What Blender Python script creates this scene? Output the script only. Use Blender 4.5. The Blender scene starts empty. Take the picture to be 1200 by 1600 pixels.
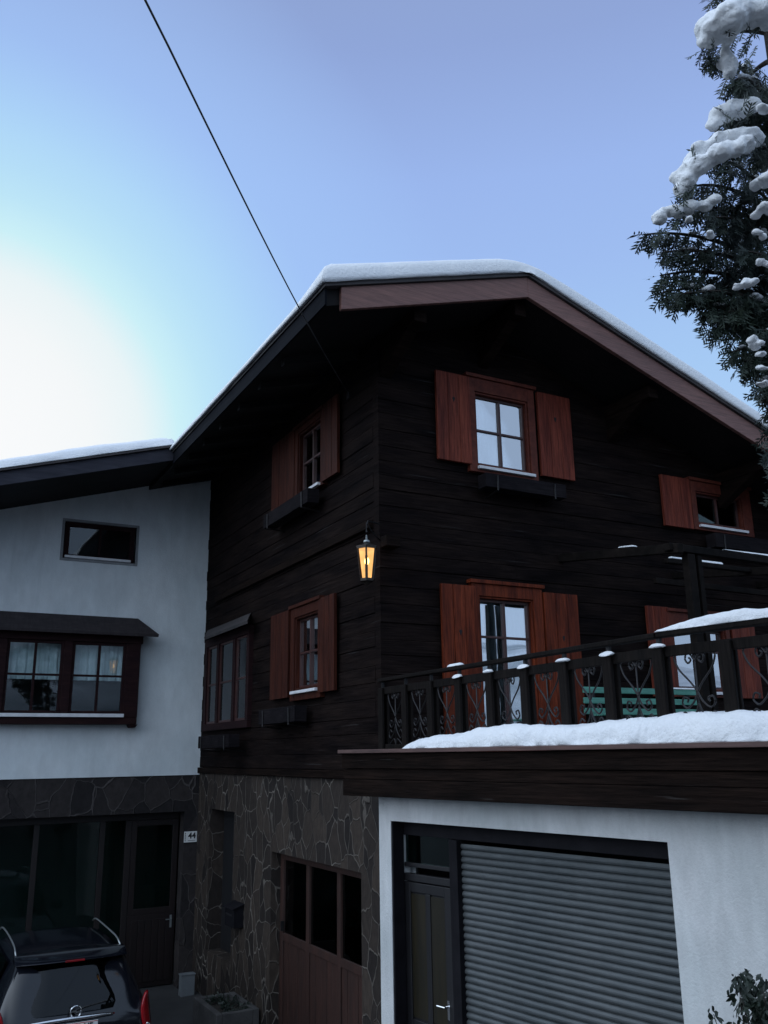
import bpy, bmesh, math, random
from mathutils import Vector, Matrix, noise
random.seed(7)
R = math.radians
sc = bpy.context.scene
col = sc.collection

# ------------------------------------------------------------------ camera
CAM = Vector((-4.954, -9.258, 3.3))
FW = Vector((0.45998, 0.84814, 0.26256)).normalized()
cam = bpy.data.objects.new('camera', bpy.data.cameras.new('camera'))
col.objects.link(cam)
RT = Vector((0.8808, -0.4733, -0.0143)); RT = (RT - FW * RT.dot(FW)).normalized()
UP = RT.cross(FW)
mw = Matrix((RT, UP, -FW)).transposed().to_4x4(); mw.translation = CAM
cam.matrix_world = mw
cam.data.sensor_fit = 'HORIZONTAL'; cam.data.sensor_width = 36.0; cam.data.lens = 1383.75 / 1200 * 36.0
cam.data.clip_start = 0.05; cam.data.clip_end = 3000
sc.camera = cam

# ------------------------------------------------------------------ sky, sun, exposure
GLOW = Vector((0.028, 0.950, 0.311)).normalized()
sc.view_settings.view_transform = 'Standard'; sc.view_settings.look = 'None'
sc.view_settings.exposure = 0.0; sc.view_settings.gamma = 1.0
world = bpy.data.worlds.new('World'); sc.world = world; world.use_nodes = True
nt = world.node_tree; nt.nodes.clear()
N = nt.nodes.new; L = nt.links.new
out = N('ShaderNodeOutputWorld'); bg = N('ShaderNodeBackground'); sky = N('ShaderNodeTexSky')
sky.sky_type = 'NISHITA'; sky.sun_disc = False; sky.sun_elevation = R(4); sky.sun_rotation = R(-4)
sky.air_density = 1.0; sky.dust_density = 0.6; sky.ozone_density = 2.0; sky.altitude = 800
tc = N('ShaderNodeTexCoord')
def ramp_of(src, stops):
    r = N('ShaderNodeValToRGB'); e = r.color_ramp.elements
    for p, c in stops[1:-1]: e.new(p)
    for q, (p, c) in zip(sorted(e, key=lambda w: w.position), stops): q.position = p; q.color = (*c, 1)
    L(src, r.inputs[0]); return r.outputs[0]
def mixc(f, a, b):
    m = N('ShaderNodeMix'); m.data_type = 'RGBA'
    if isinstance(f, float): m.inputs['Factor'].default_value = f
    else: L(f, m.inputs['Factor'])
    L(a, m.inputs[6]); L(b, m.inputs[7]); return m.outputs[2]
sep = N('ShaderNodeSeparateXYZ'); L(tc.outputs['Generated'], sep.inputs[0])
# height above the horizon
high = ramp_of(sep.outputs['Z'], [(0, (.46, .70, .98)), (.30, (.44, .67, .98)), (.40, (.40, .62, .96)), (.50, (.365, .54, .93)), (.58, (.345, .50, .90)), (.68, (.295, .405, .735)), (.8, (.28, .37, .62)), (1, (.42, .52, .78))])
# twilight glow low behind the wing
dotn = N('ShaderNodeVectorMath'); dotn.operation = 'DOT_PRODUCT'; dotn.inputs[1].default_value = GLOW; L(tc.outputs['Generated'], dotn.inputs[0])
half = N('ShaderNodeMath'); half.operation = 'MULTIPLY_ADD'; half.inputs[1].default_value = 0.5; half.inputs[2].default_value = 0.5; L(dotn.outputs['Value'], half.inputs[0])
gcol = ramp_of(half.outputs[0], [(.0, (.39, .60, 1)), (.962, (.39, .60, 1.0)), (.974, (.44, .70, 1.0)), (.983, (.51, .80, .99)), (.988, (.62, .92, .99)), (.9932, (.93, .97, .98)), (1, (1.0, 1.01, 1.02))])
gfac = ramp_of(half.outputs[0], [(0, (0, 0, 0)), (.925, (0, 0, 0)), (.976, (1, 1, 1)), (1, (1, 1, 1))])
front = mixc(gfac, high, gcol)
# brighter open sky behind the viewer
rr_ = N('ShaderNodeMath'); rr_.operation = 'MULTIPLY_ADD'; rr_.inputs[1].default_value = -0.5; rr_.inputs[2].default_value = 0.5; L(sep.outputs['Y'], rr_.inputs[0])
rfac = ramp_of(rr_.outputs[0], [(0, (0, 0, 0)), (.40, (0, 0, 0)), (.66, (1, 1, 1)), (1, (1, 1, 1))])
rear = N('ShaderNodeRGB'); rear.outputs[0].default_value = (.50, .66, .92, 1)
allsky = mixc(rfac, front, rear.outputs[0])
# bright sky lobe added left of the house, out of view, to light walls
dl = N('ShaderNodeVectorMath'); dl.operation = 'DOT_PRODUCT'; dl.inputs[1].default_value = Vector((-.97, .04, .24)).normalized(); L(tc.outputs['Generated'], dl.inputs[0])
lfac = ramp_of(dl.outputs['Value'], [(0, (0, 0, 0)), (.22, (0, 0, 0)), (.88, (1, 1, 1)), (1, (1, 1, 1))])
left = N('ShaderNodeRGB'); left.outputs[0].default_value = (1.65, 1.95, 2.35, 1)
allsky = mixc(lfac, allsky, left.outputs[0])
sk = N('ShaderNodeVectorMath'); sk.operation = 'SCALE'; sk.inputs['Scale'].default_value = 0.10
L(sky.outputs[0], sk.inputs[0])
L(mixc(0.93, sk.outputs[0], allsky), bg.inputs[0])
bg.inputs[1].default_value = 1.0
L(bg.outputs[0], out.inputs[0])
sun = bpy.data.objects.new('sun', bpy.data.lights.new('sun', 'SUN')); col.objects.link(sun)
sun.data.energy = 0.15; sun.data.angle = R(3); sun.data.color = (1.0, 0.93, 0.85)
sd = Vector((-0.07, 0.99, 0.07)).normalized()
sun.rotation_euler = sd.to_track_quat('Z', 'Y').to_euler(); sun.location = (0, 30, 20)

# ------------------------------------------------------------------ materials
def mat(name, base=(.5, .5, .5), rough=.6, metal=0, spec=.5, bump=None, vary=None, grain=None, emit=None, streak=None):
    m = bpy.data.materials.new(name); m.use_nodes = True
    t = m.node_tree; b = t.nodes['Principled BSDF']
    b.inputs['Base Color'].default_value = (*base, 1); b.inputs['Roughness'].default_value = rough
    b.inputs['Metallic'].default_value = metal; b.inputs['Specular IOR Level'].default_value = spec
    co = t.nodes.new('ShaderNodeTexCoord')
    def noise_(scale, sv=(1, 1, 1), detail=5, rough_=.6):
        mp = t.nodes.new('ShaderNodeMapping'); mp.inputs['Scale'].default_value = sv
        n = t.nodes.new('ShaderNodeTexNoise'); n.inputs['Scale'].default_value = scale
        n.inputs['Detail'].default_value = detail; n.inputs['Roughness'].default_value = rough_
        t.links.new(co.outputs['Object'], mp.inputs[0]); t.links.new(mp.outputs[0], n.inputs['Vector']); return n
    def rampn(src, a, b_, lo=.3, hi=.7):
        r = t.nodes.new('ShaderNodeValToRGB'); r.color_ramp.elements[0].position = lo; r.color_ramp.elements[1].position = hi
        r.color_ramp.elements[0].color = (*a, 1); r.color_ramp.elements[1].color = (*b_, 1)
        t.links.new(src, r.inputs[0]); return r
    last = None
    if vary:   # (scale, dark colour, light colour, stretch)
        n = noise_(vary[0], vary[3] if len(vary) > 3 else (1, 1, 1)); r = rampn(n.outputs[0], vary[1], vary[2]); last = r.outputs[0]
    if grain:  # multiplied fine streaks (scale, stretch, strength)
        n2 = noise_(grain[0], grain[1], 8, .7); g = rampn(n2.outputs[0], (1 - grain[2],) * 3, (1 + grain[2] * .4,) * 3, .35, .65)
        mm = t.nodes.new('ShaderNodeMix'); mm.data_type = 'RGBA'; mm.blend_type = 'MULTIPLY'; mm.inputs['Factor'].default_value = 1
        if last: t.links.new(last, mm.inputs[6])
        else: mm.inputs[6].default_value = (*base, 1)
        t.links.new(g.outputs[0], mm.inputs[7]); last = mm.outputs[2]
    if streak:   # sparse marks: pale highlights painted into logs and beams, weathered streaks on plaster (scale, stretch, lo, hi, colour)
        n4 = noise_(streak[0], streak[1], 4, .55); r4 = rampn(n4.outputs[0], (0, 0, 0), (1, 1, 1), streak[2], streak[3])
        m4 = t.nodes.new('ShaderNodeMix'); m4.data_type = 'RGBA'; t.links.new(r4.outputs[0], m4.inputs['Factor'])
        t.links.new(last, m4.inputs[6]); m4.inputs[7].default_value = (*streak[4], 1); last = m4.outputs[2]
    if last: t.links.new(last, b.inputs['Base Color'])
    if bump:   # (scale, strength, stretch)
        n3 = noise_(bump[0], bump[2] if len(bump) > 2 else (1, 1, 1)); bp = t.nodes.new('ShaderNodeBump')
        bp.inputs['Strength'].default_value = bump[1]; bp.inputs['Distance'].default_value = .02
        t.links.new(n3.outputs[0], bp.inputs['Height']); t.links.new(bp.outputs[0], b.inputs['Normal'])
    if emit:
        b.inputs['Emission Color'].default_value = (*emit[0], 1); b.inputs['Emission Strength'].default_value = emit[1]
    return m

HS = (.5, .5, 9)      # grain running horizontally
VS = (9, 9, .5)       # grain running vertically
M = {}
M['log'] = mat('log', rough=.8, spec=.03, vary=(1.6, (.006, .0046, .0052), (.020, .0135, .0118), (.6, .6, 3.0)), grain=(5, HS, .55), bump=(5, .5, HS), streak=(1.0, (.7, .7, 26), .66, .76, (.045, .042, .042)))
M['beam'] = mat('beam', rough=.8, spec=.05, vary=(2.0, (.007, .0048, .0042), (.018, .0105, .008), (.6, .6, 3)), grain=(5, HS, .6), bump=(5, .5, HS), streak=(1.2, (1, 1, 24), .68, .78, (.06, .055, .052)))
M['dark_post'] = mat('dark_post', rough=.75, spec=.08, vary=(2, (.0055, .005, .005), (.015, .0115, .010), (3, 3, .6)), grain=(5, VS, .5), bump=(5, .5, VS))
M['perg'] = mat('perg', rough=.8, spec=.08, vary=(2, (.006, .0052, .005), (.015, .0115, .010)), grain=(6, (2, 2, 2), .5), bump=(8, .5))
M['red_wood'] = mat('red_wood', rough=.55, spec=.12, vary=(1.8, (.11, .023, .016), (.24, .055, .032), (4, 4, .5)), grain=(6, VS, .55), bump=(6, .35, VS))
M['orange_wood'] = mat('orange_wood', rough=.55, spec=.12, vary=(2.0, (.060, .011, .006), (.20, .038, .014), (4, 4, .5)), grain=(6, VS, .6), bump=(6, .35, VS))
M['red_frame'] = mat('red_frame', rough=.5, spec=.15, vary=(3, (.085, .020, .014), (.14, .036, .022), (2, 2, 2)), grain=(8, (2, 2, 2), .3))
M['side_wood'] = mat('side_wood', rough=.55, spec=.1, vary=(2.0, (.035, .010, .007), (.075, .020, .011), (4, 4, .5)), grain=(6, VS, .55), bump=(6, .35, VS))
M['sash'] = mat('sash', (.05, .018, .016), .45, vary=(3, (.035, .014, .013), (.07, .022, .018)))
M['brown_frame'] = mat('brown_frame', rough=.7, spec=.1, vary=(3, (.016, .007, .009), (.03, .013, .013), (1, 1, 3)), grain=(6, HS, .4))
M['barge'] = mat('barge', rough=.55, vary=(1.2, (.15, .070, .060), (.22, .105, .085), (.6, .6, 2)), grain=(5, HS, .35), bump=(5, .3, HS))
M['soffit'] = mat('soffit', rough=.7, spec=.2, vary=(2, (.008, .0075, .009), (.018, .015, .015)), grain=(5, (.5, 6, 2), .4))
M['tile'] = mat('tile', rough=.7, vary=(4, (.03, .028, .03), (.06, .05, .05)), bump=(10, .4))
M['plaster'] = mat('plaster', rough=.9, spec=.2, vary=(.7, (.64, .70, .72), (.76, .79, .80)), grain=(2.2, (1.4, 1.4, .6), .12), bump=(60, .3), streak=(1.3, (5, 5, .35), .62, .85, (.56, .60, .61)))
M['plaster_old'] = mat('plaster_old', rough=.9, spec=.2, vary=(.9, (.50, .53, .53), (.66, .66, .66)), grain=(2.6, (1.4, 1.4, .5), .16), bump=(45, .35), streak=(1.5, (4, 4, .4), .62, .85, (.48, .51, .51)))
M['snow'] = mat('snow', rough=.8, spec=.2, vary=(3, (.78, .80, .83), (.86, .87, .88)), bump=(30, .7))
M['sill'] = mat('sill', (.72, .72, .74), .5, vary=(6, (.62, .62, .64), (.78, .78, .80)))
M['reveal'] = mat('reveal', (.25, .26, .27), .8, vary=(5, (.2, .21, .22), (.3, .31, .32)))
M['iron'] = mat('iron', (.02, .02, .022), .45, .6, vary=(8, (.015, .015, .017), (.035, .032, .032)))
M['slat'] = mat('slat', rough=.55, metal=.2, vary=(.8, (.062, .074, .080), (.105, .114, .118), (1, 1, .7)), grain=(4, (1, 1, 6), .25))
M['flower_box'] = mat('flower_box', rough=.85, spec=.05, vary=(3, (.010, .009, .011), (.020, .017, .019)), grain=(6, HS, .45), bump=(8, .4, HS))
M['green'] = mat('green', rough=.5, vary=(4, (.06, .22, .17), (.10, .32, .25)), grain=(6, HS, .3))
M['curtain'] = mat('curtain', rough=.95, spec=.1, vary=(9, (.60, .68, .70), (.80, .84, .85), (1, 1, .4)))
M['dark'] = mat('dark', (.01, .01, .012), .9, vary=(2, (.006, .006, .008), (.014, .014, .016)))
M['black_paint'] = mat('black_paint', (.008, .009, .013), .12, 0, .6, vary=(5, (.004, .005, .008), (.007, .008, .012)))
M['black_plastic'] = mat('black_plastic', (.012, .012, .013), .6, vary=(12, (.009, .009, .010), (.016, .016, .017)))
M['rubber'] = mat('rubber', (.014, .014, .014), .8, vary=(12, (.01, .01, .01), (.02, .02, .02)))
M['chrome'] = mat('chrome', (.75, .76, .78), .14, 1.0, vary=(9, (.68, .69, .71), (.8, .81, .83)))
M['rail_alu'] = mat('rail_alu', (.4, .43, .43), .4, .8, vary=(9, (.33, .36, .36), (.42, .45, .45)))
M['red_lamp'] = mat('red_lamp', (.45, .008, .012), .12, vary=(20, (.20, .004, .007), (.32, .006, .010)))
M['plate'] = mat('plate', (.7, .7, .68), .4, vary=(8, (.64, .64, .62), (.74, .74, .72)))
M['ink'] = mat('ink', (.012, .012, .014), .5, vary=(8, (.009, .009, .011), (.016, .016, .018)))
M['plate_red'] = mat('plate_red', (.5, .02, .02), .4, vary=(8, (.42, .015, .015), (.55, .02, .02)))
M['mail'] = mat('mail', (.008, .008, .011), .7, 0, .15, vary=(6, (.005, .005, .007), (.011, .010, .013)))
M['grey_box'] = mat('grey_box', (.42, .45, .46), .6, vary=(4, (.13, .145, .155), (.18, .195, .205)))
M['concrete'] = mat('concrete', (.07, .07, .07), .9, vary=(3, (.035, .034, .035), (.08, .076, .074)), bump=(25, .5))
M['soil'] = mat('soil', (.02, .016, .012), .95, vary=(12, (.012, .01, .008), (.03, .024, .018)), bump=(20, .8))
M['asphalt'] = mat('asphalt', (.05, .05, .052), .75, vary=(1.2, (.03, .03, .032), (.065, .065, .066)), bump=(60, .4))
M['leaf'] = mat('leaf', (.02, .03, .025), .5, vary=(5, (.008, .016, .014), (.022, .034, .022)))
M['needle'] = mat('needle', (.03, .05, .035), .6, vary=(3.5, (.010, .020, .019), (.028, .044, .028)))
M['bark'] = mat('bark', (.06, .04, .03), .9, vary=(6, (.018, .014, .012), (.045, .034, .028), (2, 2, .5)), bump=(20, .9, (2, 2, .4)))
M['hill'] = mat('hill', rough=.9, vary=(.02, (.05, .08, .09), (.75, .78, .82)), bump=(.3, .3))
M['cable'] = mat('cable', (.012, .012, .014), .5, vary=(5, (.009, .009, .011), (.016, .016, .018)))
M['eaves'] = mat('eaves', rough=.8, spec=.05, vary=(2, (.005, .006, .009), (.010, .011, .015)), grain=(4, HS, .3))
M['bronze'] = mat('bronze', (.035, .028, .024), .4, .7, vary=(9, (.025, .02, .018), (.05, .04, .033)))

def stone(name, mortar, s1, s2, scale, width, stretch=(1, 1, .75)):
    m = bpy.data.materials.new(name); m.use_nodes = True; t = m.node_tree; b = t.nodes['Principled BSDF']
    co = t.nodes.new('ShaderNodeTexCoord'); mp = t.nodes.new('ShaderNodeMapping'); mp.inputs['Scale'].default_value = stretch
    t.links.new(co.outputs['Object'], mp.inputs[0])
    nz = t.nodes.new('ShaderNodeTexNoise'); nz.inputs['Scale'].default_value = 2.6; nz.inputs['Detail'].default_value = 3
    t.links.new(mp.outputs[0], nz.inputs['Vector'])
    add = t.nodes.new('ShaderNodeMix'); add.data_type = 'RGBA'; add.blend_type = 'LINEAR_LIGHT'; add.inputs['Factor'].default_value = .11
    t.links.new(mp.outputs[0], add.inputs[6]); t.links.new(nz.outputs['Color'], add.inputs[7])
    def vor(feat):
        v = t.nodes.new('ShaderNodeTexVoronoi'); v.feature = feat; v.inputs['Scale'].default_value = scale; v.inputs['Randomness'].default_value = 1
        t.links.new(add.outputs[2], v.inputs['Vector']); return v
    ve = vor('DISTANCE_TO_EDGE'); vc = vor('F1')
    # mortar width changes along the joints
    n2 = t.nodes.new('ShaderNodeTexNoise'); n2.inputs['Scale'].default_value = 3; t.links.new(mp.outputs[0], n2.inputs['Vector'])
    sb = t.nodes.new('ShaderNodeMath'); sb.operation = 'MULTIPLY_ADD'; sb.inputs[1].default_value = -width * 1.2; t.links.new(n2.outputs[0], sb.inputs[0]); t.links.new(ve.outputs['Distance'], sb.inputs[2])
    r = t.nodes.new('ShaderNodeValToRGB'); r.color_ramp.elements[0].position = 0; r.color_ramp.elements[1].position = width
    r.color_ramp.elements[0].color = (1, 1, 1, 1); r.color_ramp.elements[1].color = (0, 0, 0, 1); t.links.new(sb.outputs[0], r.inputs[0])
    # pointing that has darkened or gone in places
    nf = t.nodes.new('ShaderNodeTexNoise'); nf.inputs['Scale'].default_value = 1.7; nf.inputs['Detail'].default_value = 4; t.links.new(mp.outputs[0], nf.inputs['Vector'])
    rf_ = t.nodes.new('ShaderNodeValToRGB'); rf_.color_ramp.elements[0].position = .36; rf_.color_ramp.elements[1].position = .62; rf_.color_ramp.elements[0].color = (.12, .12, .12, 1); t.links.new(nf.outputs[0], rf_.inputs[0])
    fm_ = t.nodes.new('ShaderNodeMath'); fm_.operation = 'MULTIPLY'; t.links.new(r.outputs[0], fm_.inputs[0]); t.links.new(rf_.outputs[0], fm_.inputs[1])
    sep = t.nodes.new('ShaderNodeSeparateColor'); t.links.new(vc.outputs['Color'], sep.inputs[0])
    cr = t.nodes.new('ShaderNodeValToRGB'); cr.color_ramp.elements[0].color = (*s1, 1); cr.color_ramp.elements[1].color = (*s2, 1); t.links.new(sep.outputs[0], cr.inputs[0])
    n3 = t.nodes.new('ShaderNodeTexNoise'); n3.inputs['Scale'].default_value = 14; n3.inputs['Detail'].default_value = 6; t.links.new(mp.outputs[0], n3.inputs['Vector'])
    mu = t.nodes.new('ShaderNodeMix'); mu.data_type = 'RGBA'; mu.blend_type = 'OVERLAY'; mu.inputs['Factor'].default_value = .6
    t.links.new(cr.outputs[0], mu.inputs[6]); t.links.new(n3.outputs[0], mu.inputs[7])
    mm = t.nodes.new('ShaderNodeMix'); mm.data_type = 'RGBA'; t.links.new(fm_.outputs[0], mm.inputs['Factor']); t.links.new(mu.outputs[2], mm.inputs[6]); mm.inputs[7].default_value = (*mortar, 1)
    t.links.new(mm.outputs[2], b.inputs['Base Color']); b.inputs['Roughness'].default_value = .8; b.inputs['Specular IOR Level'].default_value = .3
    bp = t.nodes.new('ShaderNodeBump'); bp.inputs['Distance'].default_value = .03; bp.inputs['Strength'].default_value = .7
    ad = t.nodes.new('ShaderNodeMath'); ad.operation = 'MULTIPLY_ADD'; ad.inputs[1].default_value = .35; t.links.new(n3.outputs[0], ad.inputs[0]); t.links.new(r.outputs[0], ad.inputs[2])
    t.links.new(ad.outputs[0], bp.inputs['Height']); t.links.new(bp.outputs[0], b.inputs['Normal'])
    return m
M['stone'] = stone('stone', (.165, .145, .125), (.014, .0105, .0095), (.050, .037, .029), 4.1, .02, (1, 1, .66))
M['stone_wing'] = stone('stone_wing', (.075, .067, .065), (.014, .012, .013), (.034, .028, .027), 2.7, .018)

def glass(name, refl, tint=(.9, .95, .95), body=None, ior=1.5):
    m = bpy.data.materials.new(name); m.use_nodes = True; t = m.node_tree; t.nodes.clear()
    o = t.nodes.new('ShaderNodeOutputMaterial'); g = t.nodes.new('ShaderNodeBsdfGlossy'); g.inputs['Roughness'].default_value = .015
    g.inputs['Color'].default_value = (.95, .97, 1, 1)
    nz = t.nodes.new('ShaderNodeTexNoise'); nz.inputs['Scale'].default_value = 1.3; nz.inputs['Detail'].default_value = 1
    bp = t.nodes.new('ShaderNodeBump'); bp.inputs['Strength'].default_value = .12; bp.inputs['Distance'].default_value = .03
    co = t.nodes.new('ShaderNodeTexCoord'); t.links.new(co.outputs['Object'], nz.inputs['Vector'])
    t.links.new(nz.outputs[0], bp.inputs['Height']); t.links.new(bp.outputs[0], g.inputs['Normal'])
    tr = t.nodes.new('ShaderNodeBsdfTransparent' if body is None else 'ShaderNodeBsdfDiffuse')
    tr.inputs['Color'].default_value = (*(tint if body is None else body), 1)
    fr = t.nodes.new('ShaderNodeFresnel'); fr.inputs['IOR'].default_value = ior
    ma = t.nodes.new('ShaderNodeMath'); ma.operation = 'MULTIPLY_ADD'; ma.inputs[1].default_value = 1.3; ma.inputs[2].default_value = refl; ma.use_clamp = True
    mi = t.nodes.new('ShaderNodeMixShader'); t.links.new(fr.outputs[0], ma.inputs[0]); t.links.new(ma.outputs[0], mi.inputs[0])
    t.links.new(tr.outputs[0], mi.inputs[1]); t.links.new(g.outputs[0], mi.inputs[2]); t.links.new(mi.outputs[0], o.inputs[0])
    return m
M['glass'] = glass('glass', .52)
M['glass_side'] = glass('glass_side', .02, ior=1.25)
M['glass_dark'] = glass('glass_dark', .0, tint=(.3, .38, .36), ior=1.28)
M['glass_car'] = glass('glass_car', .0, tint=(.12, .14, .15), ior=1.35)
m_ = bpy.data.materials.new('lamp_glass'); m_.use_nodes = True; t_ = m_.node_tree; t_.nodes.clear()   # glowing amber glass, the bulb shows through
o_ = t_.nodes.new('ShaderNodeOutputMaterial'); e_ = t_.nodes.new('ShaderNodeEmission'); e_.inputs[0].default_value = (1, .53, .19, 1); e_.inputs[1].default_value = .95
p_ = t_.nodes.new('ShaderNodeBsdfTransparent'); p_.inputs[0].default_value = (1, .75, .45, 1); x_ = t_.nodes.new('ShaderNodeMixShader'); x_.inputs[0].default_value = .72
n_ = t_.nodes.new('ShaderNodeTexNoise'); n_.inputs['Scale'].default_value = 9; q_ = t_.nodes.new('ShaderNodeMath'); q_.operation = 'MULTIPLY_ADD'; q_.inputs[1].default_value = 1.5; q_.inputs[2].default_value = .62
c_ = t_.nodes.new('ShaderNodeTexCoord'); t_.links.new(c_.outputs['Object'], n_.inputs['Vector']); t_.links.new(n_.outputs[0], q_.inputs[0]); t_.links.new(q_.outputs[0], e_.inputs[1])
t_.links.new(p_.outputs[0], x_.inputs[1]); t_.links.new(e_.outputs[0], x_.inputs[2]); t_.links.new(x_.outputs[0], o_.inputs[0]); M['lamp_glass'] = m_
M['bulb'] = mat('bulb', (1, .9, .7), .5, emit=((1.0, .70, .34), 22.0))

# ------------------------------------------------------------------ geometry helpers
class MB:
    def __init__(s): s.v = []; s.f = []
    def add(s, vs, fs):
        b = len(s.v); s.v += [Vector(p) for p in vs]; s.f += [tuple(i + b for i in f) for f in fs]; return s
    def box(s, a, b, T=None):
        (x0, y0, z0), (x1, y1, z1) = a, b
        vs = [(x0, y0, z0), (x1, y0, z0), (x1, y1, z0), (x0, y1, z0), (x0, y0, z1), (x1, y0, z1), (x1, y1, z1), (x0, y1, z1)]
        if T: vs = [T(*p) for p in vs]
        return s.add(vs, [(0, 3, 2, 1), (4, 5, 6, 7), (0, 1, 5, 4), (1, 2, 6, 5), (2, 3, 7, 6), (3, 0, 4, 7)])
    def prism(s, prof, a, b, T):   # prof: list of (p,q); extruded along first coordinate a..b; T(u,p,q)
        n = len(prof); vs = [T(a, *p) for p in prof] + [T(b, *p) for p in prof]
        return s.add(vs, [tuple(range(n)), tuple(range(2 * n - 1, n - 1, -1))] + [(i, i + n, (i + 1) % n + n, (i + 1) % n) for i in range(n)])
    def beam(s, p, q, w, h, up=(0, 0, 1)):
        p, q = Vector(p), Vector(q); d = (q - p).normalized(); r = d.cross(Vector(up)).normalized(); u = r.cross(d)
        vs = [c + r * (w / 2 * i) + u * (h / 2 * j) for c in (p, q) for i, j in ((-1, -1), (1, -1), (1, 1), (-1, 1))]
        return s.add(vs, [(3, 2, 1, 0), (4, 5, 6, 7), (0, 1, 5, 4), (1, 2, 6, 5), (2, 3, 7, 6), (3, 0, 4, 7)])
    def tube(s, pts, rad, seg=8, closed=False):
        pts = [Vector(p) for p in pts]; n = len(pts); rings = []
        rr = rad if isinstance(rad, (list, tuple)) else [rad] * n
        ref = Vector((0, 0, 1))
        for i, p in enumerate(pts):
            d = (pts[(i + 1) % n] - pts[i - 1]) if closed else (pts[min(i + 1, n - 1)] - pts[max(i - 1, 0)])
            d.normalize()
            a = d.cross(ref)
            if a.length < .05: a = d.cross(Vector((1, 0, 0)))
            a.normalize(); b = a.cross(d)
            rings.append([p + (a * math.cos(2 * math.pi * k / seg) + b * math.sin(2 * math.pi * k / seg)) * rr[i] for k in range(seg)])
        vs = [q for r_ in rings for q in r_]; fs = []
        m = n if closed else n - 1
        for i in range(m):
            j = (i + 1) % n
            for k in range(seg): fs.append((i * seg + k, i * seg + (k + 1) % seg, j * seg + (k + 1) % seg, j * seg + k))
        if not closed: fs += [tuple(range(seg - 1, -1, -1)), tuple((n - 1) * seg + k for k in range(seg))]
        return s.add(vs, fs)
    def lathe(s, prof, c, seg=16, axis='z'):
        vs = []; n = len(prof)
        for r_, h in prof:
            for k in range(seg):
                a = 2 * math.pi * k / seg; x, y = r_ * math.cos(a), r_ * math.sin(a)
                vs.append({'z': (c[0] + x, c[1] + y, c[2] + h), 'x': (c[0] + h, c[1] + x, c[2] + y), 'y': (c[0] + x, c[1] + h, c[2] + y)}[axis])
        fs = [(i * seg + k, i * seg + (k + 1) % seg, (i + 1) * seg + (k + 1) % seg, (i + 1) * seg + k) for i in range(n - 1) for k in range(seg)]
        fs += [tuple(range(seg - 1, -1, -1)), tuple((n - 1) * seg + k for k in range(seg))]
        return s.add(vs, fs)
    def build(s, name, m, parent=None, bevel=0, smooth=False, loc=None, recalc=True, **props):
        o0 = Vector(loc) if loc is not None else Vector((0, 0, 0))
        root = parent; off = Vector((0, 0, 0))
        while root is not None: off += root.location; root = root.parent
        off += o0 if parent is None else Vector((0, 0, 0))
        me = bpy.data.meshes.new(name); me.from_pydata([p - off for p in s.v], [], s.f)
        if recalc:
            bm = bmesh.new(); bm.from_mesh(me); bmesh.ops.recalc_face_normals(bm, faces=bm.faces); bm.to_mesh(me); bm.free()
        if smooth:
            for p in me.polygons: p.use_smooth = True
        me.materials.append(M[m] if isinstance(m, str) else m)
        o = bpy.data.objects.new(name, me); col.objects.link(o)
        if parent is not None: o.parent = parent
        else: o.location = off
        if bevel:
            b = o.modifiers.new('bevel', 'BEVEL'); b.width = bevel; b.segments = 2; b.limit_method = 'ANGLE'; b.angle_limit = R(35)
        for k, v in props.items(): o[k] = v
        return o

def thing(name, label, cat, loc=(0, 0, 0), group=None):
    o = bpy.data.objects.new(name, None); col.objects.link(o); o.location = loc; o.empty_display_size = .2
    o['label'] = label; o['category'] = cat
    if group: o['group'] = group
    return o
def base_of(mb):
    xs = [p.x for p in mb.v]; ys = [p.y for p in mb.v]; return ((min(xs) + max(xs)) / 2, (min(ys) + max(ys)) / 2, min(p.z for p in mb.v))

YW = 7.01
Tg = lambda u, n, z: (u, -n, z)              # gable wall, n outward
Tl = lambda u, n, z: (-n, u, z)              # eaves wall
Tw = lambda u, n, z: (u, YW - n, z)          # wall of the white wing
GD = Vector((0.17515, -0.98454, 0)).normalized(); GN = Vector((GD.y, -GD.x, 0))
if GN.dot(CAM) < 0: GN = -GN
Tq = lambda u, n, z: tuple(GD * u + GN * n + Vector((0, 0, z)))   # garage front

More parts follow.
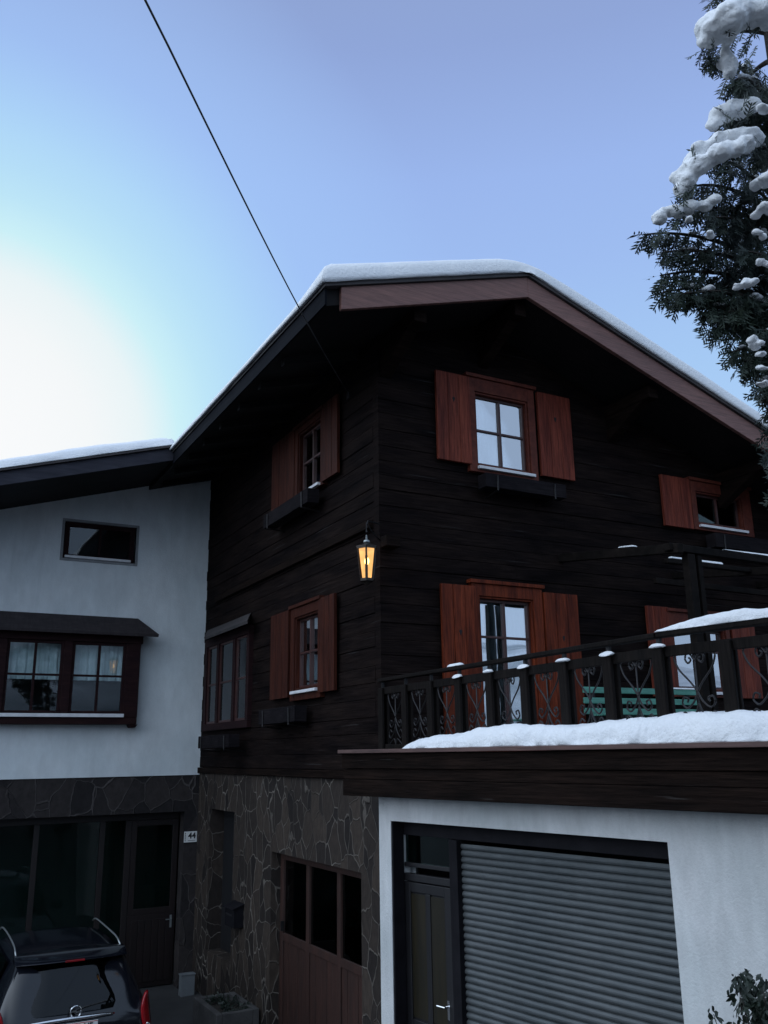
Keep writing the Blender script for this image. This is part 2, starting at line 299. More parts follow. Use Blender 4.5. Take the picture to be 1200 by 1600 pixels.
def wall(mb, T, us, zs, openings, thick=.12, rowh=None, under=None, groove=0, seed=0):
    """wall from us=(u0,u1), zs=(z0,z1); openings (u0,u1,z0,z1); courses of height rowh with grooves"""
    rng = random.Random(seed); cuts = {zs[0], zs[1]}
    z = zs[0]; courses = []
    while z < zs[1] - 1e-6:
        h = (rowh * rng.uniform(.88, 1.12)) if rowh else zs[1] - zs[0]
        courses.append((z, min(z + h, zs[1]))); z += h
    for c0, c1 in courses:
        cc = sorted({c0, c1} | {q for o in openings for q in (o[2], o[3]) if c0 < q < c1})
        push = rng.uniform(-.008, .008) if groove else 0
        for a, b in zip(cc[:-1], cc[1:]):
            spans = [us]
            for o in openings:
                if o[2] <= a + 1e-6 and o[3] >= b - 1e-6:
                    ns = []
                    for s0, s1 in spans:
                        if o[0] > s0: ns.append((s0, min(o[0], s1)))
                        if o[1] < s1: ns.append((max(o[1], s0), s1))
                    spans = [q for q in ns if q[1] - q[0] > 1e-4]
            for s0, s1 in spans:
                if under:
                    lim = under(a)
                    s0, s1 = max(s0, lim[0]), min(s1, lim[1])
                    if s1 <= s0: continue
                g = groove
                lo, hi = a, b
                d0 = g if a == c0 else 0; d1 = g if b == c1 else 0
                if g:
                    h = .008
                    prof = [(-thick, lo), (push - d0, lo), (push, lo + (h if d0 else 0)), (push, hi - (h if d1 else 0)), (push - d1, hi), (-thick, hi)]
                    # joints between timbers
                    us_ = [s0]; 
                    while us_[-1] < s1 - 3.4 and rowh: us_.append(us_[-1] + rng.uniform(2.0, 3.2))
                    us_.append(s1)
                    for p, q in zip(us_[:-1], us_[1:]): mb.prism(prof, p + (.0015 if p != s0 else 0), q - (.0015 if q != s1 else 0), T)
                else:
                    mb.box((s0, -thick, lo), (s1, 0, hi), T)
    return mb

def frame(mb, T, u0, u1, z0, z1, w, n0, n1):
    mb.box((u0, n0, z0), (u0 + w, n1, z1), T); mb.box((u1 - w, n0, z0), (u1, n1, z1), T)
    mb.box((u0 + w, n0, z0), (u1 - w, n1, z0 + w), T); mb.box((u0 + w, n0, z1 - w), (u1 - w, n1, z1), T); return mb

def curtain(T, u0, u1, z0, z1, n, parent, waves=11, amp=.022, gap=None):
    mb = MB(); spans = [(u0, u1)] if not gap else [(u0, gap[0]), (gap[1], u1)]
    for a, b in spans:
        k = max(12, int((b - a) * 90)); vs = []; 
        for i in range(k + 1):
            u = a + (b - a) * i / k
            d = amp * math.sin(u * waves * 6.28) + amp * .5 * math.sin(u * waves * 2.3 * 6.28 + 1)
            for z in (z0, (z0 + z1) / 2, z1): vs.append(T(u + (.01 * math.sin(9 * u) if z == z0 else 0), n + d * (1.15 if z == z0 else .7), z))
        mb.add(vs, [(i * 3 + j, i * 3 + 3 + j, i * 3 + 4 + j, i * 3 + 1 + j) for i in range(k) for j in range(2)])
    return mb.build('curtain', 'curtain', parent, smooth=True, recalc=False)

def planks(mb, T, u0, u1, z0, z1, n0, n1, k, rng):
    w = (u1 - u0) / k
    for i in range(k):
        d = rng.uniform(0, .004)
        mb.box((u0 + i * w + .003, n0, z0), (u0 + (i + 1) * w - .003, n1 + d, z1), T)
    mb.box((u0 + .004, n0 + .002, z0 + .004), (u1 - .004, n1 - .012, z1 - .004), T); return mb

rng = random.Random(3)
def shutter(T, u0, u1, z0, z1, parent, m='red_wood', hole=None, k=3, n0=.04, n1=.085):
    mb = planks(MB(), T, u0, u1, z0, z1, n0, n1, k, rng)
    s = mb.build('shutter', m, parent, bevel=.004)
    if hole:   # small heart/diamond cut, dark
        h = MB(); u, z = hole; h.prism([(n1 - .004, z), (n1 + .007, z)][:0] or [(u, z - .045), (u + .022, z + .012), (u + .010, z + .034), (u, z + .022), (u - .010, z + .034), (u - .022, z + .012)],
                                       n1 - .006, n1 + .006, lambda a, p, q: T(p, a, q))
        h.build('cutout', 'dark', s)
    return s

def window(root, T, gl, fr, zc=None, m='red_frame', sh=(), bars=(1, 1), gm='glass', cur=True, shm='red_wood', sill=True, gap=None, holes=True, sillw=.04, out_=.075, shz=None, label=None, depth=.09, sashm='sash'):
    """gl = glass rect (u0,u1,z0,z1), fr = outer casing rect; sh = list of shutter (u0,u1)"""
    u0, u1, z0, z1 = gl; a, b, c, d = fr
    w = MB()
    cw = u0 - a - .035
    # casing: outer trim
    w.box((a, -.02, c), (u0 - .035, out_, d), T); w.box((u1 + .035, -.02, c), (b, out_, d), T)
    w.box((u0 - .035, -.02, z1 + .035), (u1 + .035, out_, d), T); w.box((u0 - .035, -.02, c), (u1 + .035, out_ - .004, z0 - .035), T)
    # head moulding
    w.box((a - .03, -.015, d + .002), (b + .03, out_ + .03, d + .05), T)
    # lining set in
    w.box((u0 - .033, -depth, z0 - .033), (u0 - .008, out_ - .02, z1 + .033), T); w.box((u1 + .008, -depth, z0 - .033), (u1 + .033, out_ - .02, z1 + .033), T)
    w.box((u0 - .008, -depth, z1 + .008), (u1 + .008, out_ - .02, z1 + .033), T); w.box((u0 - .008, -depth, z0 - .033), (u1 + .008, out_ - .02, z0 - .008), T)
    win = w.build('window', m, root, bevel=.005)
    if label: win['label'] = label
    s = frame(MB(), T, u0 - .006, u1 + .006, z0 - .006, z1 + .006, .03, -.055, .0)
    for i in range(bars[0]):
        u = u0 + (u1 - u0) * (i + 1) / (bars[0] + 1); s.box((u - .017, -.054, z0 + .024), (u + .017, .004, z1 - .024), T)
    for j in range(bars[1]):
        z = z0 + (z1 - z0) * (j + 1) / (bars[1] + 1) if zc is None else zc; s.box((u0 + .024, -.053, z - .014), (u1 - .024, -.002, z + .014), T)
    s.build('sash', sashm, win, bevel=.003)
    MB().box((u0, -.032, z0), (u1, -.026, z1), T).build('pane', gm, win)
    if sill: MB().box((u0 - .035, .0, z0 - .05 - sillw), (u1 + .07, out_ + .045, z0 - .05), T).build('sill', 'sill', win, bevel=.004)
    if cur: curtain(T, u0 - .05, u1 + .05, z0 - .05, z1 + .05, -.115, win, gap=gap)
    MB().box((u0 - .5, -.62, z0 - .4), (u1 + .5, -.60, z1 + .4), T).build('room_wall', 'dark', win)
    zz = shz or (c + .0, d - .03)
    for i, (p, q) in enumerate(sh):
        shutter(T, p, q, zz[0], zz[1], win, shm, hole=((p + q) / 2, zz[1] - (zz[1] - zz[0]) * .30) if holes else None)
    return win

# ================================================================== GROUND
def gz(x, y):
    # street side is higher than the yard in front of the house
    d = (Vector((x, y)) - Vector((CAM.x, CAM.y))).dot(Vector((.48, .87)))
    t = max(0, min(1, (8.5 - d) / 6.5)); t = t * t * (3 - 2 * t)
    near = -.5 + 2.2 * t
    return near
def ground():
    mb = MB(); xs = [-900, -400, -150, -60] + [-30 + i * 1.0 for i in range(61)] + [60, 150, 400, 900]
    ys = [-900, -400, -150, -60] + [-30 + i * 1.0 for i in range(61)] + [60, 150, 400, 900]
    n = len(xs); vs = [(x, y, gz(x, y)) for y in ys for x in xs]
    mb.add(vs, [(j * n + i, j * n + i + 1, (j + 1) * n + i + 1, (j + 1) * n + i) for j in range(len(ys) - 1) for i in range(n - 1)])
    o = mb.build('ground', 'asphalt', smooth=True, recalc=False); o['kind'] = 'structure'
ground()
def hills():
    mb = MB(); K = 96; rings = [(260, -6), (330, .35), (430, .75), (560, 1.0), (760, .3)]; vs = []
    for r_, k in rings:
        for i in range(K):
            a = 2 * math.pi * i / K; dx, dy = math.cos(a), math.sin(a)
            h = 62 + 40 * noise.noise(Vector((dx * 2.2, dy * 2.2, 3))) + 16 * noise.noise(Vector((dx * 9, dy * 9, 1)))
            h *= .75 + .35 * max(0, -dy)
            vs.append((dx * r_, dy * r_, -6 if k < 0 else 1.5 + h * k + 6 * noise.noise(Vector((dx * 20, dy * 20, r_ * .01)))))
    mb.add(vs, [(j * K + i, j * K + (i + 1) % K, (j + 1) * K + (i + 1) % K, (j + 1) * K + i) for j in range(len(rings) - 1) for i in range(K)])
    o = mb.build('hills', 'hill', smooth=True); o['kind'] = 'structure'
hills()

# ================================================================== CHALET
chalet = thing('chalet', 'dark brown log chalet with red shutters, snowy gable roof and stone ground floor', 'house', (3, 4, -.5))
SL, SR = .306, .339                    # roof slopes
RX = 1.65                              # ridge
OY = -1.05                             # front of the overhang
ZR = 9.02                              # underside of barge board at ridge
def zu(x): return ZR + .03 - (RX - x) * SL if x < RX else ZR + .03 - (x - RX) * SR    # soffit height
XE, XR_ = -1.20, 8.6
YB = 12.0
# --- gable log wall
g_open = [(1.44, 2.34, 6.94, 8.01), (1.37, 2.24, 3.30, 5.22), (5.44, 6.50, 6.58, 7.13), (4.68, 5.80, 4.08, 5.02)]
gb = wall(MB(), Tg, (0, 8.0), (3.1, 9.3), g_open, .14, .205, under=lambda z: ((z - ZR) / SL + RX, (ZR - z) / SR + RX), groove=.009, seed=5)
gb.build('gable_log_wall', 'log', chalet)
# --- left log wall
l_open = [(1.60, 2.45, 6.99, 7.98), (1.66, 2.50, 4.14, 5.20), (4.44, 6.62, 3.78, 5.25)]
lb = wall(MB(), Tl, (.142, YW - .002), (3.1, 8.52), l_open, .14, .205, groove=.009, seed=8)
for i in range(2): pass
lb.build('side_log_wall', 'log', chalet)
# log ends at the corner, the beam above the lower windows
t = MB()
t.box((.16, -.02, 5.99), (6.3, .065, 6.095), Tl)
t.build('ledge_beam', 'beam', chalet, bevel=.01)
t = MB()
t.box((.0, .012, 5.70), (.20, .17, 5.84), Tg)
t.build('log_end', 'beam', chalet, bevel=.012)
t = MB(); t.box((.05, -.10, 3.0), (YW - .02, .05, 3.098), Tl); t.build('base_beam', 'beam', chalet, bevel=.008)
# --- stone ground floor
so = [(.56, 3.40, -.6, 1.965), (5.05, 6.30, .2, 2.42)]
st = wall(MB(), Tl, (-.02, YW - .01), (-.9, 2.998), so, .45)
st.build('stone_wall', 'stone', chalet)
MB().box((.0, -.02, -.9), (8.0, .44, 3.098), lambda u, n, z: (u + .47, n, z)).build('back_wall', 'dark', chalet)
# other faces of the building so that it is closed
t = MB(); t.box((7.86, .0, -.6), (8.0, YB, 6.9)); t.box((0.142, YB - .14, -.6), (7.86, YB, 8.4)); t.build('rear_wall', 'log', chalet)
# --- roof
rf = MB()
def slab(mb, P, th):   # quad P (4 pts) extruded down by th
    P = [Vector(p) for p in P]; Q = [p - Vector((0, 0, th)) for p in P]
    mb.add(P + Q, [(0, 1, 2, 3), (7, 6, 5, 4), (0, 4, 5, 1), (1, 5, 6, 2), (2, 6, 7, 3), (3, 7, 4, 0)])
TH = .20
def ztop(x): return zu(x) + TH
slab(rf, [(XE, OY + .03, ztop(XE)), (RX, OY + .03, ztop(RX)), (RX, YB + .8, ztop(RX)), (XE, YB + .8, ztop(XE))], TH)
slab(rf, [(RX, OY + .03, ztop(RX)), (XR_, OY + .03, ztop(XR_)), (XR_, YB + .8, ztop(XR_)), (RX, YB + .8, ztop(RX))], TH)
roof = rf.build('roof', 'soffit', chalet)
# tile layer
tl = MB()
def tz(x): return ztop(x) + .055
slab(tl, [(XE - .05, OY - .07, tz(XE - .05)), (RX, OY - .07, tz(RX)), (RX, YB + .85, tz(RX)), (XE - .05, YB + .85, tz(XE - .05))], .05)
slab(tl, [(RX, OY - .07, tz(RX)), (XR_ + .05, OY - .07, tz(XR_ + .05)), (XR_ + .05, YB + .85, tz(XR_ + .05)), (RX, YB + .85, tz(RX))], .05)
tl.build('roof_tiles', 'tile', roof)
# barge boards
for (xa, xb) in ((XE + .17, RX), (RX, XR_ - .05)):
    b_ = MB(); za, zb = ztop(xa) + .0, ztop(xb) + .0
    slab(b_, [(xa, OY - .035, za), (xb, OY - .035, zb), (xb, OY + .025, zb), (xa, OY + .025, za)], .285)
    b_.build('barge_board', 'barge', roof, bevel=.006)
# eaves board + drip edge
b_ = MB(); slab(b_, [(XE - .03, OY - .02, ztop(XE) - .005), (XE - .004, OY - .02, ztop(XE)), (XE - .004, 5.22, ztop(XE)), (XE - .03, 5.22, ztop(XE) - .005)], .21)
b_.build('eaves_board', 'eaves', roof, bevel=.004)
# purlins carrying the overhang
for px_ in (.12, 1.65, 3.9, 6.1):
    p = MB(); zt = zu(px_) - (.02 if px_ != 1.65 else .05)
    p.box((px_ - .09, OY + .14, zt - .22), (px_ + .09, .1, zt - (.05 if px_ != 1.65 else .0)))
    p.add([(px_ - .08, -.75, zt - .22), (px_ + .08, -.75, zt - .22), (px_ - .08, -.0, zt - .60), (px_ + .08, -.0, zt - .60), (px_ - .08, -.0, zt - .22), (px_ + .08, -.0, zt - .22)],
          [(0, 1, 3, 2), (0, 4, 5, 1), (2, 3, 5, 4), (0, 2, 4), (1, 5, 3)])
    p.build('purlin', 'beam', chalet, bevel=.012)
# rafters under left eaves
for i, y in enumerate([.5 + .85 * k for k in range(8)]):
    r_ = MB(); zz0 = zu(XE + .12) - .002; zz1 = zu(.05) - .002
    r_.add([(XE + .12, y, zz0), (XE + .12, y + .1, zz0), (0, y + .1, zz1), (0, y, zz1), (XE + .12, y, zz0 - .1), (XE + .12, y + .1, zz0 - .1), (0, y + .1, zz1 - .14), (0, y, zz1 - .14)],
           [(0, 1, 2, 3), (7, 6, 5, 4), (0, 4, 5, 1), (1, 5, 6, 2), (2, 6, 7, 3), (3, 7, 4, 0)])
    if y < 6.5: r_.build('rafter', 'soffit', chalet)

# --- windows of the gable wall
window(chalet, Tg, (1.48, 2.30, 6.99, 7.97), (1.33, 2.45, 6.86, 8.20), sh=((.83, 1.36), (2.50, 3.09)), shz=(6.95, 8.19), label='attic window with red shutters, curtains and white sill')
dw = window(chalet, Tg, (1.41, 2.20, 3.36, 5.17), (1.27, 2.38, 3.22, 5.36), zc=4.70, sh=((.81, 1.33), (2.40, 2.97)), shz=(3.34, 5.32), shm='orange_wood', m='orange_wood', sill=False, label='tall terrace door with orange red shutters')
window(chalet, Tg, (5.50, 6.44, 6.63, 7.08), (5.36, 6.68, 6.50, 7.27), bars=(1, 0), sh=((4.75, 5.34),), shz=(6.49, 7.28), cur=False, gm='glass_dark', holes=False, label='small dark attic window with red shutter')
window(chalet, Tg, (4.74, 5.74, 4.13, 4.96), (4.62, 5.86, 4.00, 5.20), zc=4.66, bars=(1, 1), sh=((4.22, 4.63), (5.9, 6.4)), shz=(4.0, 5.26), holes=False, label='lower window behind the terrace bench')
# --- windows of the side wall
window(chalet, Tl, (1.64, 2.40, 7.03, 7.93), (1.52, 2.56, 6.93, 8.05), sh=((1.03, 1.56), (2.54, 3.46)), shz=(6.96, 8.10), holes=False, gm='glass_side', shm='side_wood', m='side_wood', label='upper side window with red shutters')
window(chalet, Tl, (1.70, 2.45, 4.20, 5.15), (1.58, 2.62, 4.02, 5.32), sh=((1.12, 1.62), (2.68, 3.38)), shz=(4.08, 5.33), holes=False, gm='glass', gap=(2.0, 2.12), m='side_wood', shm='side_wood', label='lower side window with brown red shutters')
# --- side bay window
by = MB(); BX = .08
by.box((4.36, -.02, 3.72), (6.70, BX, 3.84), Tl); by.box((4.36, -.02, 5.20), (6.70, BX, 5.34), Tl)
for u in (4.36, 5.04, 5.90, 6.58): by.box((u, -.02, 3.842), (u + .12, BX - .003, 5.198), Tl)
bw = by.build('bay_window', 'brown_frame', chalet, bevel=.006)
bw['label'] = 'narrow dark bay window with its own little roof'
r_ = MB(); r_.add([Tl(4.55, -.01, 5.56), Tl(6.9, -.01, 5.56), Tl(6.2, .26, 5.34), Tl(3.95, .26, 5.34), Tl(4.55, -.01, 5.50), Tl(6.9, -.01, 5.50), Tl(6.2, .25, 5.29), Tl(3.95, .25, 5.29)],
                  [(0, 1, 2, 3), (7, 6, 5, 4), (0, 4, 5, 1), (1, 5, 6, 2), (2, 6, 7, 3), (3, 7, 4, 0)])
r_.build('bay_roof', 'tile', bw, bevel=.004)
for u0, u1 in ((4.48, 5.04), (5.16, 5.90), (6.02, 6.58)):
    s_ = frame(MB(), Tl, u0 + .002, u1 - .002, 3.842, 5.198, .035, .01, .05); s_.box((u0 + .03, .02, 4.50), (u1 - .03, .048, 4.53), Tl)
    s_.build('sash', 'sash', bw)
    MB().box((u0 + .02, .025, 3.87), (u1 - .02, .030, 5.17), Tl).build('pane', 'glass_dark' if u0 > 4.8 else 'glass_side', bw)
curtain(Tl, 4.45, 5.1, 3.85, 5.19, -.07, bw)
MB().box((4.2, -.5, 3.6), (6.8, -.48, 5.4), Tl).build('room_wall', 'dark', bw)
# --- stone base: garage door and entrance recess
gd = MB(); D0 = -.14
fr_ = [(.56, .70), (1.42, 1.52), (2.38, 2.48), (3.28, 3.40)]
gd.box((.56, D0 - .06, 1.86), (3.40, D0, 1.963), Tl)
for a, b in fr_: gd.box((a, D0 - .06, -.5), (b, D0 - .002, 1.858), Tl)
gd.box((.70, D0 - .055, .80), (3.28, D0 - .004, .90), Tl)
k = 0
for (a, b) in ((.70, 1.42), (1.52, 2.38), (2.48, 3.28)):
    n_ = 5
    for i in range(n_):
        w_ = (b - a) / n_; gd.box((a + i * w_ + .004, D0 - .05, -.48), (a + (i + 1) * w_ - .004, D0 - .022 - .004 * (i % 2), .798), Tl)
gdo = gd.build('garage_door', mat('garage_red', rough=.6, vary=(2.5, (.028, .012, .009), (.05, .019, .013), (3, 3, .6)), grain=(6, VS, .4), bump=(6, .3, VS)), chalet, bevel=.005)
gdo['label'] = 'low brown garage door with three dark panes in stone wall'
for (a, b) in ((.70, 1.42), (1.52, 2.38), (2.48, 3.28)):
    MB().box((a + .002, D0 - .04, .902), (b - .002, D0 - .034, 1.858), Tl).build('pane', 'glass_dark', gdo)
MB().box((.4, -.9, -.5), (3.6, -.88, 2.1), Tl).build('room_wall', 'dark', gdo)
MB().box((3.28 - .03, D0 - .01, .93), (3.28 - .005, D0 + .04, 1.06), Tl).build('handle', 'iron', gdo, bevel=.005)
ed = MB(); ed.box((5.052, -.30, .202), (6.298, -.25, 2.418), Tl)
ed.box((5.15, -.25, .3), (5.6, -.235, 2.3), Tl); ed.box((5.72, -.25, .3), (6.2, -.235, 2.3), Tl)
ed.build('entrance_door', 'ink', chalet, bevel=.006)

# ================================================================== WHITE WING
wing = thing('white_wing_building', 'white plastered wing with brown bay window above a stone faced ground floor', 'house', (-4, 9, -.5))
ws = lambda x: 8.65 + .301 * x
XL = -9.0
w_open = [(-2.66, -1.38, 6.72, 7.43), (-3.9, -1.30, 3.95, 5.40)]
wm = MB()
wall(wm, Tw, (XL, .10), (2.97, 5.6), w_open[1:], .25)
# upper part trapezoid with small window opening
def trap(mb, a, b, z0):
    mb.add([Tw(a, 0, z0), Tw(b, 0, z0), Tw(b, 0, ws(b) + .12), Tw(a, 0, ws(a) + .12), Tw(a, -.25, z0), Tw(b, -.25, z0), Tw(b, -.25, ws(b) + .12), Tw(a, -.25, ws(a) + .12)],
           [(0, 1, 2, 3), (7, 6, 5, 4), (0, 4, 5, 1), (1, 5, 6, 2), (2, 6, 7, 3), (3, 7, 4, 0)])
trap(wm, XL, -2.66, 5.6); trap(wm, -1.38, .10, 5.6)
wm.box((-2.66, -.25, 5.6), (-1.38, 0, 6.72), Tw); trap(wm, -2.66, -1.38, 7.43)
wm.build('plaster_wall', 'plaster', wing)
MB().box((XL + .02, 8.4, -.6), (-.05, 14, 5.9)).build('rear_wall', 'plaster', wing)
# stone ground floor with wide opening
sw = wall(MB(), lambda u, n, z: Tw(u, n - .02, z), (XL, .10), (-.9, 2.968), [(-7.5, -.235, -.6, 2.35)], .28)
sw.build('stone_wall', 'stone_wing', wing)
yy = lambda n: n
gf = MB(); GZ = -.33
gf.box((-7.5, GZ - .08, 2.22), (-.237, GZ, 2.348), Tw)
for a, b in ((-7.5, -7.4), (-5.4, -5.3), (-3.75, -3.66), (-2.70, -2.61), (-1.62, -1.53), (-1.18, -1.08)): gf.box((a, GZ - .08, -.5), (b, GZ - .001, 2.218), Tw)
gf.box((-7.4, GZ - .07, -.5), (-1.62, GZ - .003, -.1), Tw)
gfo = gf.build('glazed_front', mat('door_brown', rough=.55, vary=(2, (.006, .003, .003), (.010, .0045, .004), (3, 3, .6)), grain=(6, VS, .4)), wing, bevel=.005)
for a, b in ((-7.4, -5.4), (-5.3, -3.75), (-3.66, -2.70), (-2.61, -1.62), (-1.53, -1.18)):
    MB().box((a + .002, GZ - .045, -.098), (b - .002, GZ - .04, 2.218), Tw).build('pane', 'glass_dark', gfo)
MB().box((-7.5, -1.6, -.5), (-.24, -1.58, 2.4), Tw).build('room_wall', 'dark', gfo)
dr = MB(); dr.box((-1.075, GZ - .06, -.48), (-.245, GZ - .01, .66), Tw)
frame(dr, Tw, -1.075, -.245, .662, 2.216, .10, GZ - .06, GZ - .012)
for i in range(6): dr.box((-1.0 + i * .12, GZ - .01, -.40), (-1.0 + i * .12 + .112, GZ + .004, .58), Tw)
dro = dr.build('door', mat('door_red_brown', rough=.5, vary=(2, (.006, .0025, .0022), (.011, .004, .0035), (3, 3, .6)), grain=(6, VS, .4)), wing, bevel=.005)
dro['label'] = 'brown entrance door with dark upper pane'
MB().box((-.974, GZ - .04, .764), (-.346, GZ - .035, 2.114), Tw).build('pane', 'glass_dark', dro)
h = MB(); h.box((-.335, GZ - .005, .42), (-.30, GZ + .008, .62), Tw); h.tube([Tw(-.318, GZ, .56), Tw(-.318, GZ + .05, .56), Tw(-.42, GZ + .055, .56)], .009); h.build('handle', 'rail_alu', dro)
# bay window of wing
bb = MB(); BN = .25
bb.box((-5.4, -.02, 3.845), (-1.24, BN, 3.955), Tw); bb.box((-5.4, -.02, 5.24), (-1.20, BN, 5.42), Tw)
for a, b in ((-5.4, -5.28), (-4.50, -4.38), (-3.56, -3.44), (-2.53, -2.39), (-1.48, -1.235)): bb.box((a, -.02, 3.957), (b, BN - .003, 5.238), Tw)
bay = bb.build('bay_window', 'brown_frame', wing, bevel=.008)
bay['label'] = 'wide brown bay window with shingled little roof and white sill'
k_ = MB(); k_.add([Tw(-1.36, -.0, 3.843), Tw(-1.22, -.0, 3.843), Tw(-1.22, BN, 3.843), Tw(-1.36, BN, 3.843), Tw(-1.33, .0, 3.79), Tw(-1.25, .0, 3.79), Tw(-1.25, BN - .02, 3.79), Tw(-1.33, BN - .02, 3.79)],
                  [(0, 1, 2, 3), (7, 6, 5, 4), (0, 4, 5, 1), (1, 5, 6, 2), (2, 6, 7, 3), (3, 7, 4, 0)]); k_.build('corbel', 'brown_frame', bay)
r_ = MB(); r_.add([Tw(-5.6, .0, 5.73), Tw(-1.26, .0, 5.73), Tw(-.97, .44, 5.40), Tw(-5.6, .44, 5.40), Tw(-5.6, 0, 5.66), Tw(-1.22, .0, 5.66), Tw(-.98, .43, 5.35), Tw(-5.6, .43, 5.35)],
                  [(0, 1, 2, 3), (7, 6, 5, 4), (0, 4, 5, 1), (1, 5, 6, 2), (2, 6, 7, 3), (3, 7, 4, 0)])
r_.build('bay_roof', mat('shingle', rough=.75, vary=(5, (.018, .013, .016), (.038, .028, .030), (1, 1, 4)), grain=(3, (8, 1, 1), .4), bump=(8, .6)), bay, bevel=.004)
MB().box((-5.3, BN - .02, 3.962), (-1.47, BN + .035, 4.02), Tw).build('sill', 'sill', bay, bevel=.004)
for a, b in ((-5.28, -4.50), (-4.38, -3.56), (-3.44, -2.53), (-2.39, -1.48)):
    s_ = frame(MB(), Tw, a + .002, b - .002, 4.022, 5.236, .045, BN - .10, BN - .04)
    m_ = (a + b) / 2; s_.box((m_ - .02, BN - .095, 4.06), (m_ + .02, BN - .042, 5.2), Tw); s_.box((a + .04, BN - .09, 4.645), (b - .04, BN - .045, 4.68), Tw)
    s_.build('sash', 'brown_frame', bay)
    MB().box((a + .03, BN - .075, 4.05), (b - .03, BN - .07, 5.21), Tw).build('pane', 'glass_side', bay)
    curtain(Tw, a, b, 4.60, 5.22, -.05, bay, waves=6)
MB().box((-5.5, -.9, 3.6), (-1.0, -.88, 5.5), Tw).build('room_wall', 'dark', bay)
# small upper window
sm = frame(MB(), Tw, -2.64, -1.40, 6.735, 7.415, .085, -.09, -.03)
sm.box((-2.04, -.085, 6.82), (-2.0, -.035, 7.33), Tw)
smo = sm.build('window', 'brown_frame', wing, bevel=.005); smo['label'] = 'small brown framed window high in white wall'
frame(MB(), Tw, -2.70, -1.335, 6.69, 7.46, .045, -.10, .012).build('surround', 'reveal', smo, bevel=.003)
MB().box((-2.56, -.062, 6.82), (-1.48, -.057, 7.33), Tw).build('pane', 'glass_side', smo)
MB().box((-2.62, -.03, 6.745), (-1.46, .03, 6.79), Tw).build('sill', 'sill', smo, bevel=.004)
MB().box((-2.9, -.6, 6.5), (-1.2, -.58, 7.6), Tw).build('room_wall', 'dark', smo)
# wing roof
wr = MB(); YF = 5.27; xa = XE - .008
wu = lambda x: 8.62 + .301 * x
slab(wr, [(XL - .6, YF, wu(XL - .6) + .20), (xa, YF, wu(xa) + .20), (xa, YB + .8, wu(xa) + .20), (XL - .6, YB + .8, wu(XL - .6) + .20)], .20)
wro = wr.build('roof', 'soffit', wing)
b_ = MB(); slab(b_, [(XL - .6, YF - .04, wu(XL - .6) + .21), (xa, YF - .04, wu(xa) + .21), (xa, YF - .004, wu(xa) + .21), (XL - .6, YF - .004, wu(XL - .6) + .21)], .23)
b_.build('barge_board', mat('grey_board', rough=.8, spec=.1, vary=(2, (.035, .036, .048), (.06, .06, .075), (1, 1, 3)), grain=(4, HS, .3)), wro, bevel=.005)
b_ = MB(); slab(b_, [(XL - .65, YF - .09, wu(XL - .65) + .245), (xa, YF - .09, wu(xa) + .245), (xa, YB + .8, wu(xa) + .245), (XL - .65, YB + .8, wu(XL - .65) + .245)], .03)
b_.build('roof_tiles', 'tile', wro)
# soffit boarding beam line
b_ = MB(); slab(b_, [(XL, YF + .75, wu(XL) - .002), (-.3, YF + .75, wu(-.3) - .002), (-.3, YF + .90, wu(-.3) - .002), (XL, YF + .90, wu(XL) - .002)], .14)

# ================================================================== GARAGE BLOCK + TERRACE
gar = thing('terrace_garage', 'white plastered garage with ribbed grey roller shutter carrying the snowy terrace', 'garage', (2, -3, -.5))
g_ = wall(MB(), lambda u, n, z: Tq(u, n + .6, z), (.69, 9.5), (-.9, 2.90), [(.88, 4.12, -.9, 2.64)], .25)
g_.build('plaster_wall', 'plaster_old', gar)
# return wall back to the house + right
def pt(u, n): v = Tq(u, n, 0); return Vector((v[0], v[1], 0))
cb = MB()
for p, q in ((pt(.69, .60), Vector((.0, .0, 0))),): pass
cb.beam(pt(.81, .35) + Vector((0, 0, 1.0)), Vector((.25, -.12, 1.0)), .2, 3.7)
cb.build('return_wall', 'plaster_old', gar)
# inside
MB().box((.5, -.9, -.6), (5.0, -.88, 2.9), Tq).build('inner_wall', 'dark', gar)
# lining strips + sectional parts
PN = .45
fm = MB()
fm.box((.885, PN - .06, 2.50), (4.115, PN + .0, 2.636), Tq); fm.box((1.57, PN - .06, -.5), (1.63, PN, 2.498), Tq); fm.box((1.67, PN - .04, -.5), (1.735, PN + .05, 2.498), Tq)
fm.box((1.60, PN - .05, -.5), (1.68, PN + .02, 2.495), Tq)
fm.box((.8815, PN + .002, -.5), (.905, .594, 2.634), Tq)
fm.build('frame', 'mail', gar, bevel=.004)
sl = MB(); z = -.5; PITCH = .0595
prof = []
nsl = int((2.50 + .5) / PITCH)
for i in range(nsl):
    z0 = -.5 + i * PITCH
    prof += [(PN - .030, z0), (PN - .010, z0 + .007), (PN - .002, z0 + .022), (PN - .002, z0 + .034), (PN - .012, z0 + .050)]
prof2 = [(PN - .045, -.5 + nsl * PITCH), (PN - .045, -.5)]
n = len(prof); vs = [Tq(1.736, *p) for p in prof] + [Tq(4.135, *p) for p in prof]
